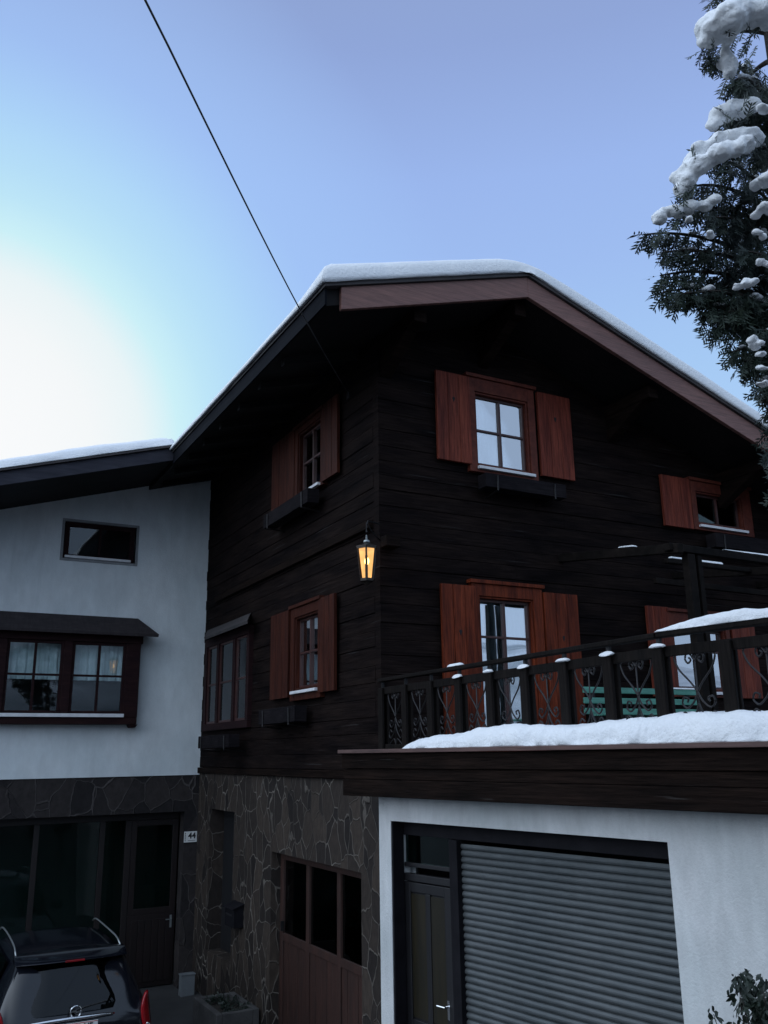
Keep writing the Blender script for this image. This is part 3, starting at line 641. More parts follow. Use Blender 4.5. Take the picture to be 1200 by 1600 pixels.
# one continuous corrugated curtain of slats
SEG = 14; vs = []
for i in range(SEG + 1):
    u = 1.736 + (4.135 - 1.736) * i / SEG
    for p, q in prof: vs.append(Tq(u, p + .002 * noise.noise(Vector((u * 1.3, q * 2, 0))), q + .0015 * noise.noise(Vector((u, q * 9, 5)))))
sl.add(vs, [(i * n + j, (i + 1) * n + j, (i + 1) * n + j + 1, i * n + j + 1) for i in range(SEG) for j in range(n - 1)])
sl.build('roller_shutter', 'slat', gar)
gdr = MB()
gdr.box((.886, PN - .06, -.48), (1.568, PN - .03, 2.06), Tq)
frame(gdr, Tq, .886, 1.568, -.48, 2.06, .09, PN - .03, PN - .006); gdr.box((1.20, PN - .03, -.39), (1.27, PN - .008, 1.97), Tq); gdr.box((.976, PN - .03, .75), (1.478, PN - .009, .84), Tq)
gdr.box((.886, PN - .06, 2.07), (1.568, PN - .004, 2.14), Tq); gdr.box((.886, PN - .06, 2.20), (1.568, PN - .012, 2.24), Tq)
gdoor = gdr.build('door', mat('black_door', rough=.5, vary=(3, (.005, .005, .007), (.011, .010, .012)), grain=(5, VS, .3)), gar, bevel=.006)
gdoor['label'] = 'narrow black side door beside the roller shutter'
MB().box((.89, PN - .04, 2.242), (1.566, PN - .035, 2.498), Tq).build('pane', 'glass_dark', gdoor)
for a, b in ((.98, 1.198), (1.272, 1.474)): MB().box((a, PN - .022, .86), (b, PN - .018, 1.955), Tq).build('door_panel', mat('amber_panel', rough=.35, vary=(4, (.010, .009, .006), (.022, .017, .008), (4, 4, .5))), gdoor)
h = MB(); h.tube([Tq(1.50, PN - .01, 1.04), Tq(1.50, PN + .045, 1.04), Tq(1.40, PN + .05, 1.04)], .010); h.box((1.485, PN - .012, .93), (1.515, PN - .002, 1.09), Tq)
h.build('handle', 'chrome', gdoor)
# terrace slab
sl_ = MB(); poly = [pt(.47, .86), pt(9.5, .86), Vector((9.5, -9.2, 0)), Vector((9.5, -.02, 0)), Vector((.0, -.02, 0))]
def flat(mb, poly, z0, z1):
    n = len(poly); mb.add([(p.x, p.y, z0) for p in poly] + [(p.x, p.y, z1) for p in poly], [tuple(range(n - 1, -1, -1)), tuple(range(n, 2 * n))] + [(i, (i + 1) % n, (i + 1) % n + n, i + n) for i in range(n)])
flat(sl_, poly, 2.92, 3.30); sl_.build('terrace_slab', 'concrete', gar)
# fascia of three stained boards
fa = MB()
for (za, zb, nn) in ((2.885, 3.045, .90), (3.048, 3.150, .895), (3.153, 3.30, .915)):
    fa.box((.475, .862, za), (9.5, nn, zb), Tq)
fb = fa.build('fascia_beam', 'beam', gar, bevel=.006)
MB().box((.455, .80, 3.302), (9.5, .955, 3.338), Tq).build('cap_board', mat('cap_board', rough=.7, vary=(2, (.07, .038, .034), (.13, .07, .06)), grain=(5, HS, .4)), gar, bevel=.004)

# ================================================================== RAILING
rail = thing('terrace_railing', 'dark terrace railing of wooden posts and wrought iron scrolls with snow on it', 'railing', (0, -3.5, 3.3))
YP = [-.03 - .5455 * i for i in range(9)]
BEND = math.atan2(GD.y, GD.x) + math.pi / 2     # the right hand bay of the railing follows the garage front
def post_mb(y):
    m_ = MB(); m_.box((-.040, y - .050, 3.302), (-.010, y + .050, 4.025)); m_.box((.035, y - .040, 3.302), (.065, y + .040, 4.02)); 
    return m_
def place(o, d):      # copy of a part, d metres further round the bend
    c = o.copy(); col.objects.link(c); c.parent = rail; c.rotation_euler = (0, 0, BEND)
    e = Vector((0, YP[-1], 0)) + Vector((GD.x, GD.y, 0)) * d; v = Vector((0, o['at'], 0)); v.rotate(Matrix.Rotation(BEND, 3, 'Z'))
    # local frame: mesh is stored relative to the railing's origin
    org = Vector((0, -3.5, 3.3)); w = Vector((-org.x, o['at'] - org.y, 0)); w.rotate(Matrix.Rotation(BEND, 3, 'Z')); c.location = e - org - w; c.location.z = 0
first_post = None; first_scroll = None
for i, y in enumerate(YP):
    if first_post is None:
        first_post = post_mb(y).build('post', 'dark_post', rail, bevel=.006); first_post['at'] = y
    else:
        c = first_post.copy(); col.objects.link(c); c.parent = rail; c.location = (0, y - YP[0], 0)
def run(m_, x0, x1, z0, z1):
    m_.box((x0, YP[-1] - .0, z0), (x1, .02, z1)); p = Vector((0, YP[-1] - .0, (z0 + z1) / 2)) + Vector((GD.y * 0, 0, 0)); m_.beam(p + GN * -((x0 + x1) / 2), p + GN * -((x0 + x1) / 2) + Vector((GD.x, GD.y, 0)) * 2.4, x1 - x0, z1 - z0 - .002)
hr = MB(); run(hr, -.045, .045, 4.098, 4.138); hr.build('handrail', 'dark_post', rail, bevel=.008)
hr = MB(); run(hr, -.008, .030, 3.955, 4.035); hr.build('mid_rail', 'dark_post', rail, bevel=.005)
hr = MB(); run(hr, -.008, .030, 3.345, 3.395); hr.build('bottom_rail', 'dark_post', rail, bevel=.005)
sp0 = MB().box((-.012, YP[0] - .018, 4.036), (.012, YP[0] + .018, 4.097)).build('spacer', 'iron', rail)
for y in YP[1:]:
    c = sp0.copy(); col.objects.link(c); c.parent = rail; c.location = (0, y - YP[0], 0)
def spiral(cx, cz, r0, r1, a0, a1, n=14):
    return [(cx + (r0 + (r1 - r0) * i / n) * math.cos(a0 + (a1 - a0) * i / n), cz + (r0 + (r1 - r0) * i / n) * math.sin(a0 + (a1 - a0) * i / n)) for i in range(n + 1)]
def crv(pts, n=8):
    o_ = []; P = [pts[0]] + pts + [pts[-1]]
    for i in range(1, len(P) - 2):
        for k in range(n):
            t = k / n; a, b, c, d = P[i - 1], P[i], P[i + 1], P[i + 2]
            o_.append(tuple(.5 * ((2 * b[j]) + (-a[j] + c[j]) * t + (2 * a[j] - 5 * b[j] + 4 * c[j] - d[j]) * t * t + (-a[j] + 3 * b[j] - 3 * c[j] + d[j]) * t ** 3) for j in (0, 1)))
    o_.append(pts[-1]); return o_
def scroll_mb(yc):
    m_ = MB()
    for s in (-1, 1):
        lines = [crv([(0, .36), (.05, .43), (.13, .52), (.165, .60), (.155, .63), (.145, .65)]),
                 crv([(.0, .52 + .06), (.05, .645), (.075, .60), (.055, .565), (.03, .585), (.045, .605)]),
                 crv([(0, .36), (.03, .30), (.09, .25), (.13, .28), (.115, .325), (.08, .315), (.09, .29)]),
                 crv([(0, .28), (.035, .20), (.11, .13), (.15, .17), (.12, .22), (.085, .195)]),
                 crv([(0, .05), (.03, .12), (.10, .09), (.15, .05)])]
        for ln in lines:
            m_.tube([(.012, yc + s * p[0], 3.33 + p[1]) for p in ln], .0075, 5)
    m_.tube([(.012, yc, 3.36), (.012, yc, 3.97)], .006, 5)
    return m_
for i in range(len(YP) - 1):
    yc = (YP[i] + YP[i + 1]) / 2
    if first_scroll is None: first_scroll = scroll_mb(yc).build('iron_scroll', 'iron', rail, smooth=True); y00 = yc; first_scroll['at'] = yc
    else:
        c = first_scroll.copy(); col.objects.link(c); c.parent = rail; c.location = (0, yc - y00, 0)

for k in range(1, 6): place(first_post, .5455 * k); place(first_scroll, .5455 * (k - .5))
# ================================================================== SNOW
def snow_slab(name, P, th, label, cat='snow', res=(40, 8), edge=.16, rough=.03, seed=0, taper=None, over=0, parts=None, wav=1.0):
    """P: 4 points a,b,c,d (a->b long way, a->d across); rounded pillow of snow standing on that quad"""
    a, b, c, d = [Vector(p) for p in P]; nu, nv = res; mb = MB(); top = []; bot = []
    lu = ((b - a).length + (c - d).length) / 2; lv = ((d - a).length + (c - b).length) / 2
    def par(k, n, l):   # denser near the edges
        t = k / n; return .5 - .5 * math.cos(math.pi * t)
    for j in range(nv + 1):
        for i in range(nu + 1):
            u, v = i / nu if nu > 60 else par(i, nu, lu), par(j, nv, lv)
            p = a.lerp(b, u).lerp(d.lerp(c, u), v)
            du, dv = min(u, 1 - u) * lu, min(v, 1 - v) * lv
            e = min(1, min(du, dv) / edge); h = math.sqrt(max(0, 1 - (1 - e) ** 2))
            nz = noise.noise(p * 1.3 * wav + Vector((seed, 0, 0))) * rough * 1.2 + noise.noise(p * 5 * wav + Vector((0, seed, 0))) * rough * .55 + noise.noise(p * 17 + Vector((0, seed, 0))) * rough * .32
            t_ = th * (taper(u, v) if taper else 1)
            ww = noise.noise(p * 6 + Vector((seed, seed, 0))) * rough * .5 + noise.noise(p * 22 + Vector((seed, 2, 0))) * rough * .35
            top.append(p + Vector((ww * (1 - e), ww * (1 - e), max(.002, (t_ + nz * min(1, t_ / .08)) * (.06 + .94 * h) if t_ > .004 else .002)))); bot.append(p + Vector((0, 0, 0)))
    n = nu + 1; fs = [(j * n + i, j * n + i + 1, (j + 1) * n + i + 1, (j + 1) * n + i) for j in range(nv) for i in range(nu)]
    T0 = len(top); fb_ = [tuple(q + T0 for q in reversed(f)) for f in fs]
    ring = [i for i in range(n)] + [j * n + nu for j in range(1, nv + 1)] + [nv * n + i for i in range(nu - 1, -1, -1)] + [j * n for j in range(nv - 1, 0, -1)]
    sd_ = [(ring[k], ring[(k + 1) % len(ring)], ring[(k + 1) % len(ring)] + T0, ring[k] + T0) for k in range(len(ring))]
    mb.add(top + bot, fs + fb_ + sd_)
    o = mb.build(name, 'snow', smooth=True, loc=base_of(mb)); o['label'] = label; o['category'] = cat; o['kind'] = 'stuff'
    return o
tzz = lambda x: tz(x) + .004
# one blanket over both roof slopes
def roof_snow():
    mb = MB(); X = []; x = XE - .10
    xs = [XE - .10, XE - .07, XE - .02, XE + .06, XE + .2, XE + .5] + [XE + .5 + (RX - XE - .9) * i / 8 for i in range(1, 9)] + [RX - .2, RX - .1, RX, RX + .1, RX + .2] + [RX + .2 + (XR_ - RX - .4) * i / 14 for i in range(1, 15)] + [XR_, XR_ + .06]
    ys = [OY - .10, OY - .085, OY - .05, OY + .01, OY + .10, OY + .25] + [OY + .25 + (YB + .6 - OY) * i / 40 for i in range(1, 41)]
    th = .27; top = []; bot = []
    for y in ys:
        for x in xs:
            base = tzz(x)
            if abs(x - RX) < .5: base_s = base - (.5 - abs(x - RX)) ** 2 * .30
            else: base_s = base
            de = min((x - xs[0]) * 1.0, (y - ys[0]), xs[-1] - x); e = min(1, de / .16); h = math.sqrt(max(0, 1 - (1 - e) ** 2))
            eave = min(1, .42 + (x - xs[0]) / 1.3 + max(0, (.8 - (y - OY)) * .6)) if x < 0 else 1
            p = Vector((x, y, 0)); nz = noise.noise(p * .8) * .03 + noise.noise(p * 3) * .008
            sag = 0
            if e < .3: sag = .018 * noise.noise(Vector((x * 9, y * 9, 2)))
            top.append((x, y, base_s + (th * eave + nz) * (.16 + .84 * h))); bot.append((x + (.01 if x == xs[0] else 0), y, base + sag - (.01 if e < .3 else 0)))
    n = len(xs); m_ = len(ys); fs = [(j * n + i, j * n + i + 1, (j + 1) * n + i + 1, (j + 1) * n + i) for j in range(m_ - 1) for i in range(n - 1)]
    T0 = len(top); ring = list(range(n)) + [j * n + n - 1 for j in range(1, m_)] + [(m_ - 1) * n + i for i in range(n - 2, -1, -1)] + [j * n for j in range(m_ - 2, 0, -1)]
    mb.add(top + bot, fs + [tuple(q + T0 for q in reversed(f)) for f in fs] + [(ring[k], ring[(k + 1) % len(ring)], ring[(k + 1) % len(ring)] + T0, ring[k] + T0) for k in range(len(ring))])
    o = mb.build('roof_snow', 'snow', smooth=True, loc=(3, 5, 8)); o['label'] = 'thick rounded snow blanket on the dark chalet gable roof'; o['category'] = 'snow'; o['kind'] = 'stuff'
roof_snow()
snow_slab('roof_snow', [(XL - .6, YF - .10, wu(XL - .6) + .25), (XE - .02, YF - .10, wu(XE) + .25), (XE - .02, YB, wu(XE) + .25), (XL - .6, YB, wu(XL - .6) + .25)], .20,
          'smooth snow layer on the sloping roof of the white wing', res=(40, 20), edge=.2)
A = Tq(1.50, .945, 3.338); B = Tq(8.5, .945, 3.338); C = Tq(8.5, .05, 3.338); Dd = Tq(1.50, -.35, 3.338)
snow_slab('ledge_snow', [A, B, C, Dd], .20, 'long white snow bank along the terrace edge above the roller shutter', res=(420, 26), edge=.11, rough=.035,
          taper=lambda u, v: min(1.1, 1.15 * u ** .25) , seed=4)
# handrail snow
hs = Vector((0, YP[-1], 4.139)); he = hs + Vector((GD.x, GD.y, 0)) * 2.3; hn = Vector((GN.x, GN.y, 0)) * .05
snow_slab('handrail_snow', [tuple(hs + hn), tuple(he + hn), tuple(he - hn), tuple(hs - hn)], .078, 'long tapering snow strip lying on the right end of the terrace handrail', res=(120, 8), edge=.045, rough=.022, seed=11, taper=lambda u, v: min(1, .22 + u * 3.6) + .25 * math.exp(-((u - .30) / .06) ** 2))
for i, y in enumerate(YP):
    if i < 3: continue
    p = Vector((-.028, y + random.uniform(-.01, .01), 4.026)); mb = MB()
    bm = bmesh.new(); bmesh.ops.create_icosphere(bm, subdivisions=3, radius=1)
    a = .085 + random.uniform(-.015, .01)
    vv = []
    for v in bm.verts:
        q = v.co.copy(); s_ = 1 + .22 * noise.noise(q * 1.6 + Vector((i * 3, 0, 0)))
        zz_ = q.z * .024 * s_ if q.z > 0 else q.z * .010
        vv.append(p + Vector((q.x * .042 * s_, q.y * a * s_, zz_ + .006 - .018 * max(0, -q.x) * (i % 2))))
    mb.add(vv, [tuple(v.index for v in f.verts) for f in bm.faces]); bm.free()
    o = mb.build('snow_clump', 'snow', smooth=True, loc=tuple(p)); o['category'] = 'snow clump'; o['group'] = 'snow clumps on the railing posts'
    names = {3: 'in front of the left door shutter', 4: 'just left of the terrace door glass', 5: 'just right of the terrace door glass', 6: 'in front of the right door shutter', 7: 'before the dark log wall right of the door', 8: 'just left of the lower right window glass', 9: 'under the long handrail snow', 10: 'at the far right of the railing'}
    o['label'] = 'small snow clump on railing post ' + names[i]
o = snow_slab('snow_clump', [(-.04, -1.50, 4.139), (-.04, -1.72, 4.139), (.03, -1.72, 4.139), (.03, -1.50, 4.139)], .03, 'tiny snow patch lying on the handrail before the left door shutter', res=(12, 6), edge=.035, rough=.01)
# iron brace band at right
# ================================================================== PERGOLA
pg = thing('pergola', 'dark wooden pergola frame with snow strips standing on the terrace', 'pergola', (4.3, -1.4, 3.3))
def B(p, q, w, h, name='beam'): return MB().beam(p, q, w, h).build(name, 'perg', pg, bevel=.008)
B((2.8, .0, 5.83), (2.8, -2.12, 5.53), .09, .11, 'rafter')
B((2.70, -2.0, 5.56), (7.4, -2.0, 5.52), .10, .09)
for x in (4.9, 6.7): B((x, .0, 5.76), (x, -2.1, 5.46), .08, .10, 'rafter')
B((3.35, -1.35, 5.58), (7.4, -1.35, 5.58), .08, .06)
B((3.9, -.6, 5.50), (7.4, -.6, 5.47), .06, .08)
MB().box((2.98, -2.05, 3.302), (3.10, -1.95, 5.50)).build('post', 'perg', pg, bevel=.008)
MB().box((3.16, -2.03, 3.302), (3.23, -1.96, 5.50)).build('post', 'perg', pg, bevel=.006)
MB().box((6.6, -2.05, 3.302), (6.72, -1.95, 5.48)).build('post', 'perg', pg, bevel=.008)
snow_slab('pergola_snow', [(3.6, -2.05, 5.604), (7.3, -2.05, 5.572), (7.3, -1.96, 5.572), (3.6, -1.96, 5.604)], .035, 'thin snow strip along the front beam of the pergola', res=(70, 6), edge=.03, rough=.014, taper=lambda u, v: .35 + u * 2, seed=2)
snow_slab('pergola_snow', [(3.42, -1.38, 5.615), (4.35, -1.38, 5.615), (4.35, -1.32, 5.615), (3.42, -1.32, 5.615)], .028, 'short snow strip on the second beam of the pergola', res=(40, 6), edge=.02, rough=.01, seed=3)
snow_slab('pergola_snow', [(2.76, -1.15, 5.732), (2.76, -1.40, 5.698), (2.84, -1.40, 5.698), (2.84, -1.15, 5.732)], .02, 'small snow patch on the left rafter of the pergola', res=(14, 6), edge=.03, rough=.01, seed=5)

# ================================================================== BENCH
bn = thing('garden_bench', 'green slatted garden bench on terrace against the dark log wall', 'bench', (3.57, -.6, 3.3))
bk = MB()
for z in (3.73, 3.86, 3.99): bk.box((2.58, -.53, z), (4.57, -.50, z + .075))
bk.build('backrest', 'green', bn, bevel=.006)
se = MB()
for k in range(4): se.box((2.58, -.62 - .115 * k - .09, 3.70 - .0), (4.57, -.62 - .115 * k, 3.725))
se.build('seat', 'green', bn, bevel=.006)
for x in (2.75, 4.40):
    lg = MB(); lg.beam((x, -.46, 3.32), (x, -.49, 4.05), .05, .04, (0, 1, 0)); lg.beam((x, -1.05, 3.32), (x, -1.02, 3.69), .05, .04, (0, 1, 0)); lg.beam((x, -1.06, 3.675), (x, -.50, 3.675), .045, .04)
    lg.build('leg', 'iron', bn)
snow_slab('bench_snow', [(4.0, -.54, 4.066), (4.56, -.54, 4.066), (4.56, -.495, 4.066), (4.0, -.495, 4.066)], .022, 'thin snow strip on the top slat of the green bench', res=(24, 5), edge=.02, rough=.01)

# ================================================================== FLOWER BOXES
def fbox(T, u0, u1, z0, z1, label, n0=.10, n1=.28):
    r0 = Vector(T((u0 + u1) / 2, (n0 + n1) / 2, z0)); t = thing('flower_box', label, 'flower box', tuple(r0), 'flower boxes under the windows')
    m_ = MB(); m_.box((u0, n1 - .022, z0), (u1, n1, z1), T); m_.box((u0, n0, z0), (u1, n0 + .02, z1), T); m_.box((u0, n0 + .02, z0 + .002), (u0 + .022, n1 - .022, z1 - .002), T)
    m_.box((u1 - .022, n0 + .02, z0 + .002), (u1, n1 - .022, z1 - .002), T); m_.box((u0 + .022, n0 + .02, z0 + .01), (u1 - .022, n1 - .022, z0 + .03), T)
    m_.build('box', 'flower_box', t, bevel=.006)
    MB().box((u0 + .024, n0 + .022, z0 + .032), (u1 - .024, n1 - .024, z1 - .04), T).build('soil', 'soil', t)
    for u in (u0 + .18, u1 - .2):
        b_ = MB(); b_.tube([T(u, -.0, z0 - .06), T(u, n1 + .012, z0 - .03), T(u, n1 + .014, z1 - .02)], .012, 6); b_.build('bracket', 'iron', t)
    return t
fbox(Tg, 1.42, 2.74, 6.60, 6.79, 'dark wooden flower box under the large attic window with white curtains')
fbox(Tg, 5.55, 7.3, 6.20, 6.42, 'dark flower box under the small dark attic window at the right')
fbox(Tl, 1.58, 3.28, 6.66, 6.87, 'dark flower box under the upper side window of the eaves wall')
fbox(Tl, 1.95, 3.30, 3.72, 3.93, 'dark flower box under the lower side window with two shutters')
fbox(Tl, 4.45, 6.05, 3.42, 3.62, 'dark flower box under the narrow bay window beside the white wall', .16, .34)

# ================================================================== LANTERN
ln = thing('wall_lantern', 'lit black iron lantern glowing amber on the log house corner', 'lantern', (-.25, -.13, 5.24))
cx, cy = -.25, -.14
cg = MB()
ZB, ZT = 5.27, 5.645
def ring(r_, z, k=6, ph=0): return [(cx + r_ * math.cos(2 * math.pi * i / k + ph), cy + r_ * math.sin(2 * math.pi * i / k + ph), z) for i in range(k)]
rb, rtp = .072, .118
for i in range(6):
    a, b = ring(rb, ZB)[i], ring(rtp, ZT)[i]; cg.beam(a, b, .017, .017, (math.sin(i), math.cos(i), .1))
for r_, z in ((rb + .004, ZB), (rtp + .006, ZT)):
    P_ = ring(r_, z)
    for i in range(6): cg.beam(P_[i], P_[(i + 1) % 6], .02, .022)
cg.lathe([(.02, -.05), (.05, -.02), (rb + .014, -.008), (rb + .012, .0)], (cx, cy, ZB - .012), 6)
cage = cg.build('cage', 'bronze', ln)
hd = MB(); hd.lathe([(.142, 0), (.138, .010), (.085, .035), (.045, .050), (.040, .058)], (cx, cy, ZT + .01), 6); hd.build('hood', 'bronze', ln)
hd = MB(); hd.lathe([(.03, 0), (.042, .012), (.034, .034), (.012, .045), (.008, .10)], (cx, cy, ZT + .066), 12); hd.build('finial', 'rail_alu', ln, smooth=True)
gp = MB()
for i in range(6):
    A0, A1 = ring(rb - .004, ZB + .012)[i], ring(rb - .004, ZB + .012)[(i + 1) % 6]; B0, B1 = ring(rtp - .006, ZT - .012)[i], ring(rtp - .006, ZT - .012)[(i + 1) % 6]
    gp.add([A0, A1, B1, B0], [(0, 1, 2, 3)])
gp.build('lamp_glass', 'lamp_glass', ln, recalc=False)
# waisted inner stripes (dark mullion widening in the middle)
ms = MB()
for i in range(6):
    a, b = Vector(ring(rb + .002, ZB)[i]), Vector(ring(rtp + .003, ZT)[i]); m_ = a.lerp(b, .45); ms.beam(a.lerp(b, .02), m_, .030, .012, (math.sin(i), math.cos(i), .1)); ms.beam(m_, a.lerp(b, .72), .026, .012, (math.sin(i), math.cos(i), .1))
ms.build('glazing_bar', 'bronze', ln)
bl = MB(); bl.lathe([(.004, 0), (.022, .02), (.03, .05), (.022, .085), (.004, .10)], (cx + .0, cy, ZB + .17), 10); bulb = bl.build('bulb', 'bulb', ln, smooth=True)
br = MB(); br.tube([(cx, cy, ZT + .20), (cx, cy, ZT + .30), (cx + .03, cy + .02, ZT + .345), (-.06, -.03, ZT + .36), (.02, .02, ZT + .36)], .010, 6)
br.tube([(cx + .01, cy + .01, ZT + .32), (cx + .09, cy + .05, ZT + .24), (-.05, -.03, ZT + .18), (.01, .01, ZT + .16)], .008, 6)
br.build('bracket', 'iron', ln)
# ================================================================== SIGN 44
sg = thing('house_number_sign', 'small pale blue house number sign reading 44 on the stone pillar', 'sign', (-.12, YW - .03, 1.83))
MB().box((-.235, .022, 1.83), (-.005, .032, 2.01), lambda u, n, z: Tw(u, n - .03 + .0, z)).build('plate', 'plate', sg, bevel=.002)
def text(s, size, T, u, z, n, m, parent, ext=.002, name='lettering', bold=0, rot=0, sx=1):
    cu = bpy.data.curves.new(name, 'FONT'); cu.body = s; cu.size = size; cu.extrude = ext; cu.align_x = 'CENTER'; cu.align_y = 'CENTER'; cu.offset = bold; cu.resolution_u = 3
    tmp = bpy.data.objects.new('tmp', cu); col.objects.link(tmp)
    dg = bpy.context.evaluated_depsgraph_get(); me = bpy.data.meshes.new_from_object(tmp.evaluated_get(dg)); bpy.data.objects.remove(tmp)
    mb = MB(); c_, s_ = math.cos(rot), math.sin(rot)
    mb.add([T(u + (v.co.x * sx) * c_ - v.co.y * s_, n + v.co.z, z + v.co.x * s_ * sx + v.co.y * c_) for v in me.vertices], [tuple(p.vertices) for p in me.polygons])
    return mb.build(name, m, parent)
Ts = lambda u, n, z: Tw(u, n - .03, z)
text('44', .135, Ts, -.095, 1.935, .034, 'ink', sg, bold=.004)
bx = MB(); bx.box((-.165, .0325, 1.855), (-.03, .0345, 1.862), Ts)
for i in range(5): bx.box((-.222, .0325, 1.85 + i * .031), (-.207, .0345, 1.868 + i * .031), Ts)
bx.build('border_mark', 'ink', sg)

# ================================================================== MAILBOX, METER BOX, PLANTER
mb_ = thing('mailbox', 'dark metal mailbox on the stone wall beside the recessed entrance', 'mailbox', (-.08, 4.8, .78))
m_ = MB(); m_.prism([(0, .80), (.16, .80), (.16, 1.06), (.0, 1.12)], 4.50, 4.90, Tl); m_.build('box', 'mail', mb_, bevel=.008)
m_ = MB(); m_.prism([(-.0, 1.135), (.19, 1.07), (.19, 1.055), (-.0, 1.12)], 4.47, 4.93, Tl); m_.build('lid', 'mail', mb_, bevel=.003)
m_ = MB(); m_.box((4.56, .161, .96), (4.84, .166, .985), Tl); m_.build('slot', 'ink', mb_)
eb = thing('meter_box', 'pale grey meter box low on the stone pillar near the planter', 'box', (-.35, 6.5, -.5))
Te = lambda u, n, z: (u, 6.6 - n, z)
m_ = MB(); m_.box((-.34, 0, -.5), (-.11, .14, -.19), Te); m_.build('cabinet', 'grey_box', eb, bevel=.008)
m_ = MB(); m_.box((-.35, -.01, -.188), (-.10, .15, -.17), Te); m_.build('lid', 'grey_box', eb, bevel=.004)
pl_ = thing('planter_trough', 'rough concrete planter trough at the foot of the stone wall', 'planter', (-.35, 4.2, -.5))
m_ = MB(); X0, X1, Y0, Y1, Z0, Z1 = -.66, -.04, 3.65, 4.72, -.5, -.10
for a, b in (((X0, Y0, Z0), (X0 + .09, Y1, Z1)), ((X1 - .09, Y0, Z0), (X1, Y1, Z1)), ((X0 + .09, Y0, Z0), (X1 - .09, Y0 + .09, Z1 - .002)), ((X0 + .09, Y1 - .09, Z0), (X1 - .09, Y1, Z1 - .002))): m_.box(a, b)
m_.build('trough', 'concrete', pl_, bevel=.012)
MB().box((X0 + .09, Y0 + .09, Z0 + .02), (X1 - .09, Y1 - .09, Z1 - .08)).build('soil', 'soil', pl_)
def leafy(mb, c, n, rad, size, rng_, droop=.3, flat=1):
    for i in range(n):
        d = Vector((rng_.gauss(0, 1), rng_.gauss(0, 1), rng_.gauss(0, 1) * flat)); d.normalize(); p = Vector(c) + d * rad * (rng_.random() ** .5)
        a = Vector((rng_.uniform(-1, 1), rng_.uniform(-1, 1), rng_.uniform(-1, .4) - droop)).normalized(); s_ = size * rng_.uniform(.6, 1.3)
        b = a.cross(Vector((rng_.uniform(-1, 1), rng_.uniform(-1, 1), rng_.uniform(-1, 1)))).normalized() * s_ * .24; nrm = a.cross(b).normalized() * s_ * .06
        q = p + a * s_
        mb.add([p, p + a * s_ * .35 + b + nrm, p + a * s_ * .7 + b * .8 + nrm, q, p + a * s_ * .7 - b * .8 + nrm, p + a * s_ * .35 - b + nrm], [(0, 1, 2, 3), (0, 3, 4, 5)])
hp = thing('heather_plant', 'low dark leafy plant growing in the concrete planter', 'plant', (-.35, 4.2, -.18))
m_ = MB(); rg = random.Random(5)
for i in range(8): leafy(m_, (-.35 + rg.uniform(-.18, .18), 4.2 + rg.uniform(-.4, .4), -.13), 60, .10, .045, rg, -.4, .5)
m_.build('foliage', 'leaf', hp, recalc=False)

# ================================================================== SHRUB at the lower right
sh_ = thing('shrub', 'dark evergreen shrub with drooping pointed leaves before the garage wall', 'shrub', (-.22, -5.12, gz(-.22, -5.12)))
rg = random.Random(12); fol = MB(); stm = MB()
bz = gz(-.22, -5.12)
tips = [(-.437, -5.184, 2.0), (-.40, -5.16, 1.93), (-.30, -5.25, 1.98), (-.20, -5.3, 2.03), (-.05, -5.3, 2.05), (-.36, -5.12, 1.82), (-.43, -5.10, 1.74), (-.52, -5.055, 1.79), (-.40, -5.1, 1.66), (-.28, -5.2, 1.85), (-.15, -5.2, 1.9), (-.1, -5.35, 1.85), (0, -5.2, 1.75), (-.25, -5.05, 1.6)]
for tp in tips:
    b0 = Vector((-.2 + rg.uniform(-.1, .1), -5.15 + rg.uniform(-.1, .1), bz)); tp = Vector(tp); md = b0.lerp(tp, .6) + Vector((rg.uniform(-.03, .06), rg.uniform(-.05, .05), .05))
    pts = [b0.lerp(md, k / 4) for k in range(4)] + [md.lerp(tp, k / 4) for k in range(5)]
    stm.tube(pts, [.008 - .0007 * k for k in range(9)], 5)
    for k in range(3, 9):
        for j in range(11): 
            p = pts[k] + Vector((rg.gauss(0, .018), rg.gauss(0, .018), rg.gauss(0, .02))); leafy(fol, p, 1, .006, .05 if k > 6 else .065, rg, .75)
for i in range(46): leafy(fol, (-.17 + rg.gauss(0, .10), -5.2 + rg.gauss(0, .12), 1.55 + rg.uniform(-.35, .35)), 34, .10, .07, rg, .5)
fol.build('foliage', 'leaf', sh_, recalc=False); stm.build('stem', 'bark', sh_)

# ================================================================== CABLE
cbm = MB(); P1 = Vector((-.012, .806, 8.012)); P2 = Vector((-4.318, -5.904, 6.594)); dd = (P2 - P1)
pts = []
for i in range(41):
    t = i / 40 * 3.2; p = P1 + dd * t + Vector((0, 0, -.10 * math.sin(min(1, t) * math.pi) if t <= 1 else 0)); pts.append(p)
cbm.tube(pts, .0062, 6)
cb_ = thing('overhead_cable', 'thin black overhead cable running up from the chalet wall across the sky', 'cable', tuple(P1))
cbm.build('wire', 'cable', cb_, smooth=True)
m_ = MB(); m_.box((-.03, .77, 7.95), (.04, .85, 8.05)); m_.build('anchor', 'iron', cb_, bevel=.005)

